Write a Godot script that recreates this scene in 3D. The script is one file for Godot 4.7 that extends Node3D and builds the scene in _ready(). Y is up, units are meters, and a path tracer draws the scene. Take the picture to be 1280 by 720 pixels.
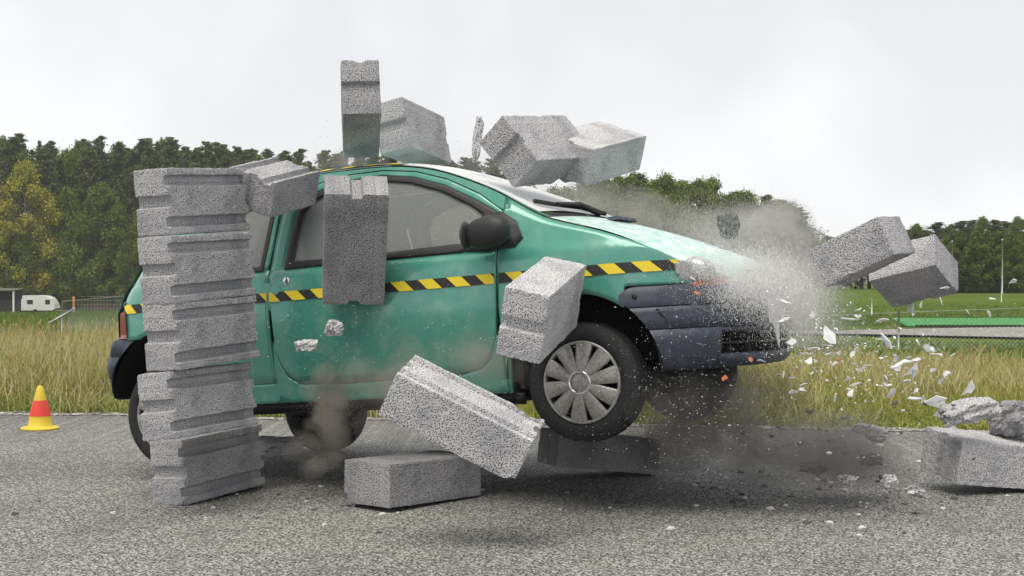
extends Node3D
# A small green hatchback smashing through a wall of grey clinker blocks on an asphalt track, forest behind.

var rng := RandomNumberGenerator.new()
var taken := {}
var M := {}
var noise_a := FastNoiseLite.new()
var noise_b := FastNoiseLite.new()
var noise_c := FastNoiseLite.new()

# ------------------------------------------------------------------ naming helpers
func numbered(called: String) -> String:
	if not taken.has(called):
		taken[called] = 0
		return called
	taken[called] += 1
	return "%s_%03d" % [called, taken[called]]

func tag(o: Node, label: String, category: String, group := "", kind := "") -> void:
	o.set_meta("label", label)
	o.set_meta("category", category)
	if group: o.set_meta("group", group)
	if kind: o.set_meta("kind", kind)

func thing(called: String, label: String, category: String, at := Vector3.ZERO, group := "") -> Node3D:
	var o := Node3D.new()
	o.name = numbered(called)
	add_child(o, true)
	o.position = at
	tag(o, label, category, group)
	return o

func part(called: String, mesh: Mesh, m: Material, parent: Node = null, at := Vector3.ZERO) -> MeshInstance3D:
	var o := MeshInstance3D.new()
	o.name = numbered(called) if parent == null else called
	o.mesh = mesh
	o.material_override = m
	if parent == null: add_child(o, true)
	else: parent.add_child(o, true)
	o.position = at
	return o

func struct(called: String, mesh: Mesh, m: Material, label: String, category: String) -> MeshInstance3D:
	var o := part(called, mesh, m)
	tag(o, label, category, "", "structure")
	return o

func copy(o: Node3D, label: String, group := "") -> Node3D:
	var c: Node3D = o.duplicate()
	c.name = numbered(String(o.name).rstrip("0123456789").rstrip("_"))
	add_child(c, true)
	c.set_meta("label", label)
	if group: c.set_meta("group", group)
	return c

# ------------------------------------------------------------------ mesh helpers
func mb() -> SurfaceTool:
	var st := SurfaceTool.new()
	st.begin(Mesh.PRIMITIVE_TRIANGLES)
	st.set_smooth_group(0)
	return st

func done(st: SurfaceTool) -> ArrayMesh:
	st.generate_normals()
	return st.commit()

func tri(st: SurfaceTool, a: Vector3, b: Vector3, c: Vector3) -> void:
	st.add_vertex(a); st.add_vertex(b); st.add_vertex(c)

func quad(st: SurfaceTool, a: Vector3, b: Vector3, c: Vector3, d: Vector3) -> void:
	tri(st, a, b, c); tri(st, a, c, d)

func sheet(st: SurfaceTool, rows: Array, flip := false) -> void:
	for i in rows.size() - 1:
		var r0: PackedVector3Array = rows[i]
		var r1: PackedVector3Array = rows[i + 1]
		for j in r0.size() - 1:
			if flip: quad(st, r0[j], r1[j], r1[j + 1], r0[j + 1])
			else: quad(st, r0[j], r0[j + 1], r1[j + 1], r1[j])

func box(st: SurfaceTool, c: Vector3, s: Vector3, bevel := 0.0, b := Basis()) -> void:
	var h := s / 2.0
	var e := minf(bevel, minf(h.x, minf(h.y, h.z)) * 0.9)
	st.set_smooth_group(-1)
	for ax in 3:
		for sg in [-1.0, 1.0]:
			var u := (ax + 1) % 3
			var v := (ax + 2) % 3
			var q := []
			for k in [[-1, -1], [1, -1], [1, 1], [-1, 1]]:
				var p := Vector3.ZERO
				p[ax] = sg * h[ax]
				p[u] = k[0] * (h[u] - e)
				p[v] = k[1] * (h[v] - e)
				q.append(c + b * p)
			if sg > 0: quad(st, q[0], q[3], q[2], q[1])
			else: quad(st, q[0], q[1], q[2], q[3])
	if e > 0.0:
		for ax in 3:
			var u := (ax + 1) % 3
			var v := (ax + 2) % 3
			for k in [[-1, -1], [1, -1], [1, 1], [-1, 1]]:
				var q := []
				for w in [[0, -1], [0, 1], [1, 1], [1, -1]]:
					var p := Vector3.ZERO
					p[ax] = w[1] * (h[ax] - e)
					p[u] = k[0] * (h[u] - (e if w[0] == 0 else 0.0))
					p[v] = k[1] * (h[v] - (0.0 if w[0] == 0 else e))
					q.append(c + b * p)
				if k[0] * k[1] > 0: quad(st, q[0], q[1], q[2], q[3])
				else: quad(st, q[0], q[3], q[2], q[1])
		for sx in [-1, 1]:
			for sy in [-1, 1]:
				for sz in [-1, 1]:
					var s3 := Vector3(sx, sy, sz)
					var a := c + b * (s3 * (h - Vector3(0, e, e)))
					var d := c + b * (s3 * (h - Vector3(e, 0, e)))
					var f := c + b * (s3 * (h - Vector3(e, e, 0)))
					if sx * sy * sz > 0: tri(st, a, f, d)
					else: tri(st, a, d, f)
	st.set_smooth_group(0)

func tube(st: SurfaceTool, pts: PackedVector3Array, radii: PackedFloat32Array, n := 8, cap := true) -> void:
	var rows := []
	for i in pts.size():
		var d := (pts[mini(i + 1, pts.size() - 1)] - pts[maxi(i - 1, 0)]).normalized()
		var u := d.cross(Vector3.UP if absf(d.y) < 0.9 else Vector3.RIGHT).normalized()
		var v := d.cross(u)
		var r := radii[mini(i, radii.size() - 1)]
		var row := PackedVector3Array()
		for k in n + 1:
			var a := TAU * (k % n) / n
			row.append(pts[i] + (u * cos(a) + v * sin(a)) * r)
		rows.append(row)
	sheet(st, rows)
	if cap:
		for e in [0, pts.size() - 1]:
			for k in n:
				if e == 0: tri(st, pts[e], rows[e][k], rows[e][k + 1])
				else: tri(st, pts[e], rows[e][k + 1], rows[e][k])

func rod(st: SurfaceTool, a: Vector3, b: Vector3, r: float, n := 6) -> void:
	tube(st, PackedVector3Array([a, b]), PackedFloat32Array([r]), n)

# profile: points (radius, height along the axis); axis z or y
func lathe(st: SurfaceTool, prof: Array, n := 32, axis_z := false, c := Vector3.ZERO) -> void:
	var rows := []
	for p in prof:
		var row := PackedVector3Array()
		for k in n + 1:
			var a := TAU * (k % n) / n
			if axis_z: row.append(c + Vector3(p.x * cos(a), p.x * sin(a), p.y))
			else: row.append(c + Vector3(p.x * cos(a), p.y, -p.x * sin(a)))
		rows.append(row)
	sheet(st, rows)

func ball(st: SurfaceTool, c: Vector3, r: Vector3, b := Basis(), n := 16, p := 2.0) -> void:
	var rows := []
	for i in n / 2 + 1:
		var t := PI * i / (n / 2)
		var row := PackedVector3Array()
		for k in n + 1:
			var a := TAU * (k % n) / n
			var d := Vector3(sin(t) * cos(a), cos(t), sin(t) * sin(a))
			var l := pow(pow(absf(d.x), p) + pow(absf(d.y), p) + pow(absf(d.z), p), 1.0 / p)
			row.append(c + b * (d / l * r))
		rows.append(row)
	sheet(st, rows)

func lerp_curve(c: Array, x: float) -> float:
	if x <= c[0].x: return c[0].y
	for i in c.size() - 1:
		if x <= c[i + 1].x:
			return lerpf(c[i].y, c[i + 1].y, (x - c[i].x) / maxf(1e-6, c[i + 1].x - c[i].x))
	return c[-1].y

# smooth (Catmull-Rom) version, for curves with sorted x
func smooth_curve(c: Array, x: float) -> float:
	if x <= c[0].x: return c[0].y
	for i in c.size() - 1:
		if x <= c[i + 1].x:
			var p0: Vector2 = c[maxi(i - 1, 0)]
			var p1: Vector2 = c[i]
			var p2: Vector2 = c[i + 1]
			var p3: Vector2 = c[mini(i + 2, c.size() - 1)]
			var h := p2.x - p1.x
			var m1 := (p2.y - p0.y) / maxf(1e-6, p2.x - p0.x) * h
			var m2 := (p3.y - p1.y) / maxf(1e-6, p3.x - p1.x) * h
			var t := (x - p1.x) / h
			return (2 * t * t * t - 3 * t * t + 1) * p1.y + (t * t * t - 2 * t * t + t) * m1 + (-2 * t * t * t + 3 * t * t) * p2.y + (t * t * t - t * t) * m2
	return c[-1].y

# ------------------------------------------------------------------ materials
func noise_tex(size: int, n: FastNoiseLite, ramp: Array, normal := false, bump := 4.0) -> Texture2D:
	var im := n.get_seamless_image(size, size, false, false, 0.15)
	if normal:
		im.convert(Image.FORMAT_L8)
		im.bump_map_to_normal_map(bump)
		return ImageTexture.create_from_image(im)
	if ramp.size():
		var g := Gradient.new()
		g.offsets = PackedFloat32Array(ramp.map(func(r): return r[0]))
		g.colors = PackedColorArray(ramp.map(func(r): return r[1]))
		im.convert(Image.FORMAT_L8)
		var src := im.get_data()
		var lut := []
		for i in 256: lut.append(g.sample(i / 255.0))
		var out := PackedByteArray()
		out.resize(src.size() * 3)
		for i in src.size():
			var c: Color = lut[src[i]]
			out[i * 3] = int(c.r * 255.0)
			out[i * 3 + 1] = int(c.g * 255.0)
			out[i * 3 + 2] = int(c.b * 255.0)
		return ImageTexture.create_from_image(Image.create_from_data(size, size, false, Image.FORMAT_RGB8, out))
	return ImageTexture.create_from_image(im)

func fnl(kind: int, freq: float, sd: int, oct := 1) -> FastNoiseLite:
	var n := FastNoiseLite.new()
	n.noise_type = kind
	n.frequency = freq
	n.seed = sd
	n.fractal_type = FastNoiseLite.FRACTAL_FBM if oct > 1 else FastNoiseLite.FRACTAL_NONE
	n.fractal_octaves = oct
	return n

func cells(freq: float, sd: int, ret: int, jitter := 1.0) -> FastNoiseLite:
	var n := fnl(FastNoiseLite.TYPE_CELLULAR, freq, sd)
	n.cellular_return_type = ret
	n.cellular_jitter = jitter
	return n

func grey(v: float) -> Color:
	return Color(v, v, v)

func lin(r: float, g: float, b: float) -> Color:
	return Color(r, g, b).linear_to_srgb()

func mat(called: String, c: Color, rough := 0.8, metal := 0.0) -> StandardMaterial3D:
	var m := StandardMaterial3D.new()
	m.resource_name = called
	m.albedo_color = c
	m.roughness = rough
	m.metallic = metal
	M[called] = m
	return m

func tri_tex(m: StandardMaterial3D, t: Texture2D, scale: float, world := false) -> void:
	m.albedo_texture = t
	m.uv1_triplanar = true
	m.uv1_world_triplanar = world
	m.uv1_scale = Vector3.ONE * scale

func materials() -> void:
	# clinker concrete: pellets with dark pits between them
	var pel := noise_tex(512, cells(0.085, 3, FastNoiseLite.RETURN_DISTANCE), [[0.0, grey(1.0)], [0.30, grey(0.97)], [0.46, grey(0.89)], [0.60, grey(0.76)], [0.74, grey(0.60)], [1.0, grey(0.38)]])
	var pelh := noise_tex(512, cells(0.085, 3, FastNoiseLite.RETURN_DISTANCE), [[0.0, grey(1.0)], [0.5, grey(0.9)], [1.0, grey(0.0)]])
	var tone := noise_tex(256, fnl(FastNoiseLite.TYPE_SIMPLEX_SMOOTH, 0.012, 5, 4), [[0.0, Color(0.82, 0.825, 0.85)], [0.4, Color(0.92, 0.92, 0.93)], [0.6, Color(0.97, 0.97, 0.975)], [1.0, Color(1, 1, 1)]])
	for v in [["block_grey", lin(0.63, 0.622, 0.636)], ["block_pale", lin(0.80, 0.792, 0.80)], ["block_dark", lin(0.50, 0.496, 0.505)]]:
		var m := mat(v[0], v[1], 0.95)
		tri_tex(m, pel, 4.3)
		m.heightmap_enabled = true
		m.heightmap_texture = pelh
		m.heightmap_scale = 1.3
		m.detail_enabled = true
		m.detail_albedo = tone
		m.detail_blend_mode = BaseMaterial3D.BLEND_MODE_MUL
		m.detail_uv_layer = BaseMaterial3D.DETAIL_UV_2
		m.uv2_triplanar = true
		m.uv2_scale = Vector3.ONE * 1.3
		m.metallic_specular = 0.2
	# asphalt with exposed stones
	var asp := noise_tex(1024, cells(0.075, 11, FastNoiseLite.RETURN_CELL_VALUE), [[0.0, Color(0.22, 0.22, 0.22)], [0.2, Color(0.42, 0.42, 0.415)], [0.45, Color(0.60, 0.595, 0.58)], [0.65, Color(0.72, 0.715, 0.70)], [0.82, Color(0.85, 0.845, 0.83)], [1.0, Color(1, 1, 0.99)]])
	var asph := noise_tex(1024, cells(0.075, 11, FastNoiseLite.RETURN_DISTANCE), [[0.0, grey(1.0)], [0.6, grey(0.8)], [1.0, grey(0.0)]])
	var asp2 := noise_tex(512, fnl(FastNoiseLite.TYPE_SIMPLEX_SMOOTH, 0.006, 9, 5), [[0.0, grey(0.86)], [0.4, grey(0.94)], [0.6, grey(0.97)], [1.0, grey(1.0)]])
	var a := mat("asphalt", lin(0.60, 0.60, 0.597), 0.92)
	tri_tex(a, asp, 1.9, true)
	a.heightmap_enabled = true
	a.heightmap_texture = asph
	a.heightmap_scale = 0.35
	a.detail_enabled = true
	a.detail_albedo = asp2
	a.detail_blend_mode = BaseMaterial3D.BLEND_MODE_MUL
	a.detail_uv_layer = BaseMaterial3D.DETAIL_UV_2
	a.uv2_triplanar = true
	a.uv2_world_triplanar = true
	a.uv2_scale = Vector3.ONE * 0.22
	a.metallic_specular = 0.3
	var gr := mat("gravel", lin(0.66, 0.64, 0.60), 0.95)
	tri_tex(gr, asp, 0.5, true)
	# meadow ground
	var mt := noise_tex(1024, fnl(FastNoiseLite.TYPE_SIMPLEX_SMOOTH, 0.03, 21, 5), [[0.0, Color(0.45, 0.5, 0.35)], [0.35, Color(0.78, 0.82, 0.62)], [0.6, Color(0.92, 0.95, 0.8)], [1.0, Color(1, 1, 1)]])
	var f := mat("meadow", Color.WHITE, 0.95)
	tri_tex(f, mt, 0.22, true)
	f.vertex_color_use_as_albedo = true
	f.metallic_specular = 0.1
	var f2 := mat("grass_blades", Color.WHITE, 0.75)
	f2.vertex_color_use_as_albedo = true
	f2.backlight_enabled = true
	f2.backlight = Color(0.35, 0.35, 0.25)
	f2.metallic_specular = 0.25
	var lf := mat("leaves", Color.WHITE, 0.75)
	lf.vertex_color_use_as_albedo = true
	lf.backlight_enabled = true
	lf.backlight = Color(0.4, 0.42, 0.25)
	lf.metallic_specular = 0.2
	var bk := noise_tex(256, fnl(FastNoiseLite.TYPE_SIMPLEX, 0.03, 33, 4), [[0.0, grey(0.5)], [1.0, grey(1.0)]])
	tri_tex(mat("bark", lin(0.11, 0.085, 0.065), 0.95), bk, 1.0)
	tri_tex(mat("birch_bark", lin(0.5, 0.49, 0.46), 0.9), bk, 0.8)
	# car paint with a film of dust
	var speck := noise_tex(1024, fnl(FastNoiseLite.TYPE_SIMPLEX_SMOOTH, 0.02, 41, 6), [[0.0, Color(0.90, 0.92, 0.92)], [0.5, Color(0.98, 0.985, 0.985)], [1.0, Color(1, 1, 1)]])
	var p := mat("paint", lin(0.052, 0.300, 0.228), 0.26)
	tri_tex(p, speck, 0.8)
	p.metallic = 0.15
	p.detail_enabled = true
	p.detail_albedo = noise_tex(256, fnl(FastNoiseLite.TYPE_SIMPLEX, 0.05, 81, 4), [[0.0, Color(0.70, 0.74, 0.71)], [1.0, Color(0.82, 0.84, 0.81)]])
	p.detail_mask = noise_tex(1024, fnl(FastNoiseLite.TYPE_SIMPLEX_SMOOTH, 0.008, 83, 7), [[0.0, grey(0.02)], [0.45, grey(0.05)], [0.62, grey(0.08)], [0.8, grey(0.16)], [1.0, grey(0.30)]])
	p.detail_blend_mode = BaseMaterial3D.BLEND_MODE_MIX
	p.detail_uv_layer = BaseMaterial3D.DETAIL_UV_2
	p.uv2_triplanar = true
	p.uv2_scale = Vector3.ONE * 0.7
	p.clearcoat_enabled = true
	p.clearcoat = 0.8
	p.clearcoat_roughness = 0.12
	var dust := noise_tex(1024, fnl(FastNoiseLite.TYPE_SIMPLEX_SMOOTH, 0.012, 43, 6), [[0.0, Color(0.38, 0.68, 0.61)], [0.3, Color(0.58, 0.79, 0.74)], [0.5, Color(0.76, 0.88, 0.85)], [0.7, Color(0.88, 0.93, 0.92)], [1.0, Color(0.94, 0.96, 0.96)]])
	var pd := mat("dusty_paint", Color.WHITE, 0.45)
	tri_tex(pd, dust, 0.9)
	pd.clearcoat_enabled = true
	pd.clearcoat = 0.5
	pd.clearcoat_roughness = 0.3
	var pl := noise_tex(512, fnl(FastNoiseLite.TYPE_SIMPLEX_SMOOTH, 0.02, 47, 5), [[0.0, grey(0.7)], [0.6, grey(0.95)], [1.0, Color(1, 1, 1)]])
	tri_tex(mat("bumper_plastic", lin(0.052, 0.063, 0.092), 0.5), pl, 2.0)
	tri_tex(mat("dark_plastic", lin(0.028, 0.028, 0.030), 0.55), pl, 3.0)
	mat("trim_black", lin(0.014, 0.014, 0.015), 0.5)
	mat("void_black", lin(0.008, 0.008, 0.009), 0.9)
	tri_tex(mat("rubber", lin(0.020, 0.020, 0.022), 0.8), pl, 4.0)
	tri_tex(mat("hubcap_silver", lin(0.42, 0.41, 0.39), 0.40, 0.5), pl, 5.0)
	mat("chrome", lin(0.75, 0.75, 0.75), 0.18, 1.0)
	mat("tape_black", lin(0.022, 0.022, 0.022), 0.55)
	mat("tape_yellow", lin(0.80, 0.62, 0.03), 0.55)
	mat("tail_red", lin(0.22, 0.012, 0.02), 0.25)
	mat("lens_white", lin(0.75, 0.75, 0.74), 0.3)
	mat("broken_bowl", lin(0.30, 0.30, 0.31), 0.25)
	var lc := mat("lens_cracked", lin(0.74, 0.75, 0.76), 0.15, 0.15)
	tri_tex(lc, noise_tex(256, cells(0.05, 91, FastNoiseLite.RETURN_CELL_VALUE), [[0.0, grey(0.45)], [0.3, grey(0.72)], [0.55, grey(0.9)], [1.0, grey(1.0)]]), 16.0)
	mat("lens_orange", lin(0.40, 0.125, 0.05), 0.4)
	mat("shard_white", lin(0.78, 0.79, 0.80), 0.4)
	mat("seat_cloth", lin(0.05, 0.05, 0.055), 0.9)
	mat("interior_grey", lin(0.09, 0.09, 0.095), 0.8)
	var g := mat("window_glass", Color(0.8, 0.85, 0.85, 0.12), 0.05)
	g.transparency = BaseMaterial3D.TRANSPARENCY_ALPHA
	var gd := noise_tex(512, fnl(FastNoiseLite.TYPE_SIMPLEX_SMOOTH, 0.01, 53, 5), [[0.0, grey(0.55)], [1.0, grey(1.0)]])
	var g2 := mat("dusty_glass", Color(0.86, 0.88, 0.88, 0.24), 0.08)
	g2.transparency = BaseMaterial3D.TRANSPARENCY_ALPHA
	g2.clearcoat_enabled = true
	g2.clearcoat = 1.0
	g2.clearcoat_roughness = 0.05
	var ws := noise_tex(1024, cells(0.05, 61, FastNoiseLite.RETURN_DISTANCE2_SUB), [[0.0, grey(0.72)], [0.04, grey(0.88)], [0.12, grey(0.97)], [1.0, grey(1.0)]])
	var w := mat("crazed_glass", Color(0.97, 0.975, 0.98, 0.90), 0.35)
	w.transparency = BaseMaterial3D.TRANSPARENCY_ALPHA
	tri_tex(w, ws, 1.5)
	mat("white_paint", lin(0.78, 0.78, 0.77), 0.45)
	mat("caravan_window", lin(0.06, 0.055, 0.05), 0.15)
	var wd := noise_tex(256, fnl(FastNoiseLite.TYPE_SIMPLEX, 0.02, 67, 4), [[0.0, grey(0.55)], [1.0, grey(1.0)]])
	tri_tex(mat("grey_wood", lin(0.22, 0.20, 0.18), 0.9), wd, 0.7)
	tri_tex(mat("red_wood", lin(0.16, 0.045, 0.04), 0.85), wd, 0.7)
	mat("galvanised", lin(0.42, 0.44, 0.45), 0.5, 0.6)
	tri_tex(mat("green_turf", lin(0.10, 0.46, 0.12), 0.8), wd, 2.0)
	mat("cone_yellow", lin(0.70, 0.52, 0.04), 0.55)
	mat("cone_red", lin(0.75, 0.06, 0.035), 0.5)
	tri_tex(mat("stone", lin(0.22, 0.22, 0.225), 0.95), pel, 3.3)
	mat("stone_pale", lin(0.6, 0.6, 0.6), 0.9)
	mat("marker_orange", lin(0.75, 0.25, 0.05), 0.6)

# ------------------------------------------------------------------ place
func ground_h(x: float, z: float) -> float:
	var d := -z
	var h := -3.3 * smoothstep(24.0, 185.0, d) * smoothstep(2.0, -28.0, x)
	h -= 0.08 * smoothstep(13.0, 16.0, d)
	return h

func edge_z(x: float) -> float:      # the road's far edge
	return -10.06 + 0.185 * clampf(x, -14.0, 14.0) + 0.10 * noise_a.get_noise_2d(x * 6.0, 3.0) + 0.06 * noise_b.get_noise_2d(x * 30.0, 8.0)

func _ready() -> void:
	rng.seed = 7
	noise_a.seed = 1; noise_a.frequency = 0.12
	noise_b.seed = 2; noise_b.frequency = 0.2
	noise_c.seed = 3; noise_c.frequency = 0.25
	# camera, sky, light
	var cam := Camera3D.new()
	cam.name = "camera"
	cam.fov = 23.92
	cam.near = 0.1
	cam.far = 2000.0
	add_child(cam)
	cam.position = Vector3(0, 1.06, 0)
	cam.rotation_degrees = Vector3(-0.34, 0, 0)
	cam.current = true
	var env := Environment.new()
	env.background_mode = Environment.BG_SKY
	env.tonemap_mode = Environment.TONE_MAPPER_LINEAR
	env.tonemap_exposure = 2.05
	env.sdfgi_enabled = true
	env.ssao_enabled = true
	env.ssil_enabled = true
	env.fog_enabled = true
	env.fog_density = 0.00035
	env.fog_light_color = Color(0.97, 0.98, 1.0)
	env.volumetric_fog_enabled = true
	env.volumetric_fog_density = 0.0
	var sky := Sky.new()
	var sm := ProceduralSkyMaterial.new()
	sm.sky_top_color = Color(0.87, 0.884, 0.908)
	sm.sky_horizon_color = Color(0.985, 0.985, 0.985)
	sm.sky_curve = 0.12
	sm.ground_bottom_color = Color(0.35, 0.36, 0.33)
	sm.ground_horizon_color = Color(0.6, 0.62, 0.58)
	sm.sun_angle_max = 1.0
	var cn := fnl(FastNoiseLite.TYPE_SIMPLEX_SMOOTH, 0.016, 71, 5)
	var ci := cn.get_seamless_image(1024, 512)
	var src := ci.get_data()
	var outb := PackedByteArray()
	outb.resize(src.size() * 4)
	for i in src.size():
		outb[i * 4] = 255; outb[i * 4 + 1] = 255; outb[i * 4 + 2] = 255
		outb[i * 4 + 3] = int(clampf((src[i] / 255.0 - 0.38) * 2.4, 0.0, 1.0) * 42.0)
	sm.sky_cover = ImageTexture.create_from_image(Image.create_from_data(1024, 512, false, Image.FORMAT_RGBA8, outb))
	sky.sky_material = sm
	env.sky = sky
	env.background_energy_multiplier = 0.505
	var we := WorldEnvironment.new()
	we.name = "world_environment"
	we.environment = env
	add_child(we)
	var sun := DirectionalLight3D.new()
	sun.name = "sun"
	sun.light_energy = 0.5
	sun.light_angular_distance = 45.0
	sun.light_color = Color(1.0, 0.98, 0.94)
	sun.shadow_enabled = true
	add_child(sun)
	sun.look_at_from_position(Vector3(-1.6, 8.0, 3.0), Vector3.ZERO)
	materials()
	setting()
	forest()
	background_things()
	wall_blocks()
	car()
	debris()
	dust_clouds()

func setting() -> void:
	# one ground sheet out to the horizon
	var st := mb()
	var zs := []
	var d := 6.5
	while d < 420.0:
		zs.append(-d)
		d += 0.35 if d < 20.0 else d * 0.035
	var nx := 60
	var rows := []
	var cols := []
	for z in zs:
		var row := PackedVector3Array()
		var cr := []
		var half: float = maxf(16.0, -z * 1.5)
		for i in nx + 1:
			var x := lerpf(-half, half, float(i) / nx)
			var y := ground_h(x, z) - 0.03
			if -z > 11.5: y += 0.03 * noise_a.get_noise_2d(x * 3.0, z * 3.0)
			row.append(Vector3(x, y, z))
			var lawn := smoothstep(-4.0, 3.0, x) * smoothstep(17.0, 20.0, -z)
			var c := Color(0.24, 0.23, 0.09).lerp(Color(0.125, 0.165, 0.04), lawn)
			if lawn < 0.5: c = c.lerp(Color(0.13, 0.165, 0.05), smoothstep(17.0, 26.0, -z))
			c = c.lerp(Color(0.155, 0.19, 0.05), lawn * 0.8 * smoothstep(0.0, 0.5, sin(z * 0.22 + x * 0.02)))
			cr.append(c)
		rows.append(row); cols.append(cr)
	for i in rows.size() - 1:
		for j in nx:
			for k in [[0, 0], [0, 1], [1, 1], [0, 0], [1, 1], [1, 0]]:
				st.set_color(cols[i + k[0]][j + k[1]])
				st.add_vertex(rows[i + k[0]][j + k[1]])
	struct("ground", done(st), M.meadow, "green and straw coloured meadow reaching back to the forest", "ground")
	# asphalt, its far edge ragged
	st = mb()
	rows = []
	for i in 241:
		var x := lerpf(-30.0, 30.0, i / 240.0)
		var e := edge_z(x)
		var row := PackedVector3Array()
		for k in 9:
			row.append(Vector3(x, 0.004, lerpf(9.0, e, k / 8.0)))
		row.append(Vector3(x, -0.05, e - 0.05))
		rows.append(row)
	sheet(st, rows, true)
	struct("road", done(st), M.asphalt, "coarse grey asphalt test track under the car", "road")
	# gravel margin where asphalt crumbles into the verge
	st = mb()
	rows = []
	for i in 161:
		var x := lerpf(-20.0, 20.0, i / 160.0)
		var e := edge_z(x)
		rows.append(PackedVector3Array([Vector3(x, 0.008, e + 0.10 + 0.15 * noise_b.get_noise_2d(x * 9.0, 70.0)), Vector3(x, 0.008, e - 0.12 - 0.25 * noise_b.get_noise_2d(x * 8.0, 40.0)), Vector3(x, -0.045, e - 0.5)]))
	sheet(st, rows, true)
	struct("road_shoulder", done(st), M.gravel, "narrow crumbling gravel shoulder between asphalt and tall grass", "road shoulder")
	# gravel path on the right beyond the tall grass
	st = mb()
	rows = []
	for i in 41:
		var x := lerpf(4.6, 60.0, i / 40.0)
		var w := smoothstep(0.0, 0.15, i / 40.0)
		rows.append(PackedVector3Array([Vector3(x, ground_h(x, -26.0) + 0.02, -29.0 + 3.4 * w), Vector3(x, ground_h(x, -33.0) + 0.02, -29.5 - 3.0 * w)]))
	sheet(st, rows, true)
	struct("gravel_path", done(st), M.gravel, "pale gravel path crossing the lawn on the right", "path")
	grass()

func blade_clump(n: int, hmin: float, hmax: float, spread: float, base: Color, tip: Color, seeds: float) -> ArrayMesh:
	var st := mb()
	for i in n:
		var a := rng.randf() * TAU
		var o := Vector3(rng.randfn() * spread, 0, rng.randfn() * spread)
		var h := rng.randf_range(hmin, hmax)
		var w := rng.randf_range(0.0022, 0.0045)
		var side := Vector3(cos(a), 0, sin(a)) * w
		var lean := Vector3(-sin(a), 0, cos(a)).rotated(Vector3.UP, rng.randfn() * 0.7) * h * rng.randf_range(0.05, 0.55)
		var m1 := o + Vector3(0, h * 0.55, 0) + lean * 0.3
		var t := o + Vector3(0, h, 0) + lean
		var v := rng.randf_range(0.75, 1.25)
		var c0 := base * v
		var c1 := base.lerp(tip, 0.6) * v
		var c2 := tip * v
		for q in [[o - side, c0], [o + side, c0], [m1 + side * 0.8, c1], [o - side, c0], [m1 + side * 0.8, c1], [m1 - side * 0.8, c1], [m1 - side * 0.8, c1], [m1 + side * 0.8, c1], [t, c2]]:
			st.set_color(q[1]); st.add_vertex(q[0])
		if rng.randf() < seeds:
			for k in 3:
				var p := t.lerp(m1, k * 0.09)
				var sd := Vector3(rng.randfn(), rng.randfn() * 0.4, rng.randfn()).normalized() * 0.012
				st.set_color(tip * Color(0.85, 0.74, 0.62) * v)
				st.add_vertex(p - sd); st.add_vertex(p + sd); st.add_vertex(p + Vector3(0, 0.035, 0))
	return done(st)

func scatter(called: String, mesh: Mesh, m: Material, spots: Array, label: String, category: String) -> void:
	var mm := MultiMesh.new()
	mm.transform_format = MultiMesh.TRANSFORM_3D
	mm.use_colors = true
	mm.mesh = mesh
	mm.instance_count = spots.size()
	for i in spots.size():
		mm.set_instance_transform(i, spots[i][0])
		mm.set_instance_color(i, spots[i][1])
	var o := MultiMeshInstance3D.new()
	o.name = numbered(called)
	o.multimesh = mm
	o.material_override = m
	add_child(o, true)
	tag(o, label, category, "", "stuff")

func grass() -> void:
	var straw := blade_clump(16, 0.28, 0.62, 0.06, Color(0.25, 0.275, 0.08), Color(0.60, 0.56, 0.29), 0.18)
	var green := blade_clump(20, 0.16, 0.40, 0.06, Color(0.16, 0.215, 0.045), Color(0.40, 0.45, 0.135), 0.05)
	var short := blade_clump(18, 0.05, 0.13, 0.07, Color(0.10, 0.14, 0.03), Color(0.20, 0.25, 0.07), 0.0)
	var a := []; var b := []; var c := []
	for i in 17000:
		var x := rng.randf_range(-10.5, 10.5)
		var t := pow(rng.randf(), 1.5)
		var e := edge_z(x)
		var z := e - 0.1 - t * 8.0
		var y := ground_h(x, z) - 0.03
		var n := noise_a.get_noise_2d(x * 5.0, z * 5.0) + (0.20 if x < 0 else -0.14)
		var near := smoothstep(0.0, 1.1, e - z)
		var s := lerpf(0.40, 1.0, near) * rng.randf_range(0.55, 1.15) * lerpf(1.0, 0.66, smoothstep(-1.0, 2.0, x))
		var bs := Basis(Vector3.UP, rng.randf() * TAU).scaled(Vector3(1, s, 1) * rng.randf_range(0.9, 1.1))
		var v := rng.randf_range(0.75, 1.15)
		if near < 0.15 and rng.randf() < 0.5: c.append([Transform3D(bs, Vector3(x, y, z)), Color(v, v, v)])
		elif rng.randf() < 0.46 + n * 0.9 - 0.3 * (1.0 - near): a.append([Transform3D(bs, Vector3(x, y, z)), Color(v, v * rng.randf_range(0.92, 1.04), v)])
		else: b.append([Transform3D(bs, Vector3(x, y, z)), Color(v * rng.randf_range(0.85, 1.25), v, v)])
	for i in 9000:
		var d := 18.0 + pow(rng.randf(), 1.6) * 45.0
		var x := rng.randf_range(-0.42, 0.42) * d
		if x > 3.0 and d > 25.0 and d < 34.5: continue
		var bs := Basis(Vector3.UP, rng.randf() * TAU).scaled(Vector3(2.0, 1.5 if x < 0 else 0.8, 2.0))
		var v := rng.randf_range(0.8, 1.15)
		c.append([Transform3D(bs, Vector3(x, ground_h(x, -d) - 0.04, -d)), Color(v * 0.9, v, v)])
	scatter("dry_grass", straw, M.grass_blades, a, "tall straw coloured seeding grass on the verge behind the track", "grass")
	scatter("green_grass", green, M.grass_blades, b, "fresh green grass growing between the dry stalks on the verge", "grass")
	scatter("short_grass", short, M.grass_blades, c, "low grass tufts along the asphalt edge and over the field", "grass")

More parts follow.
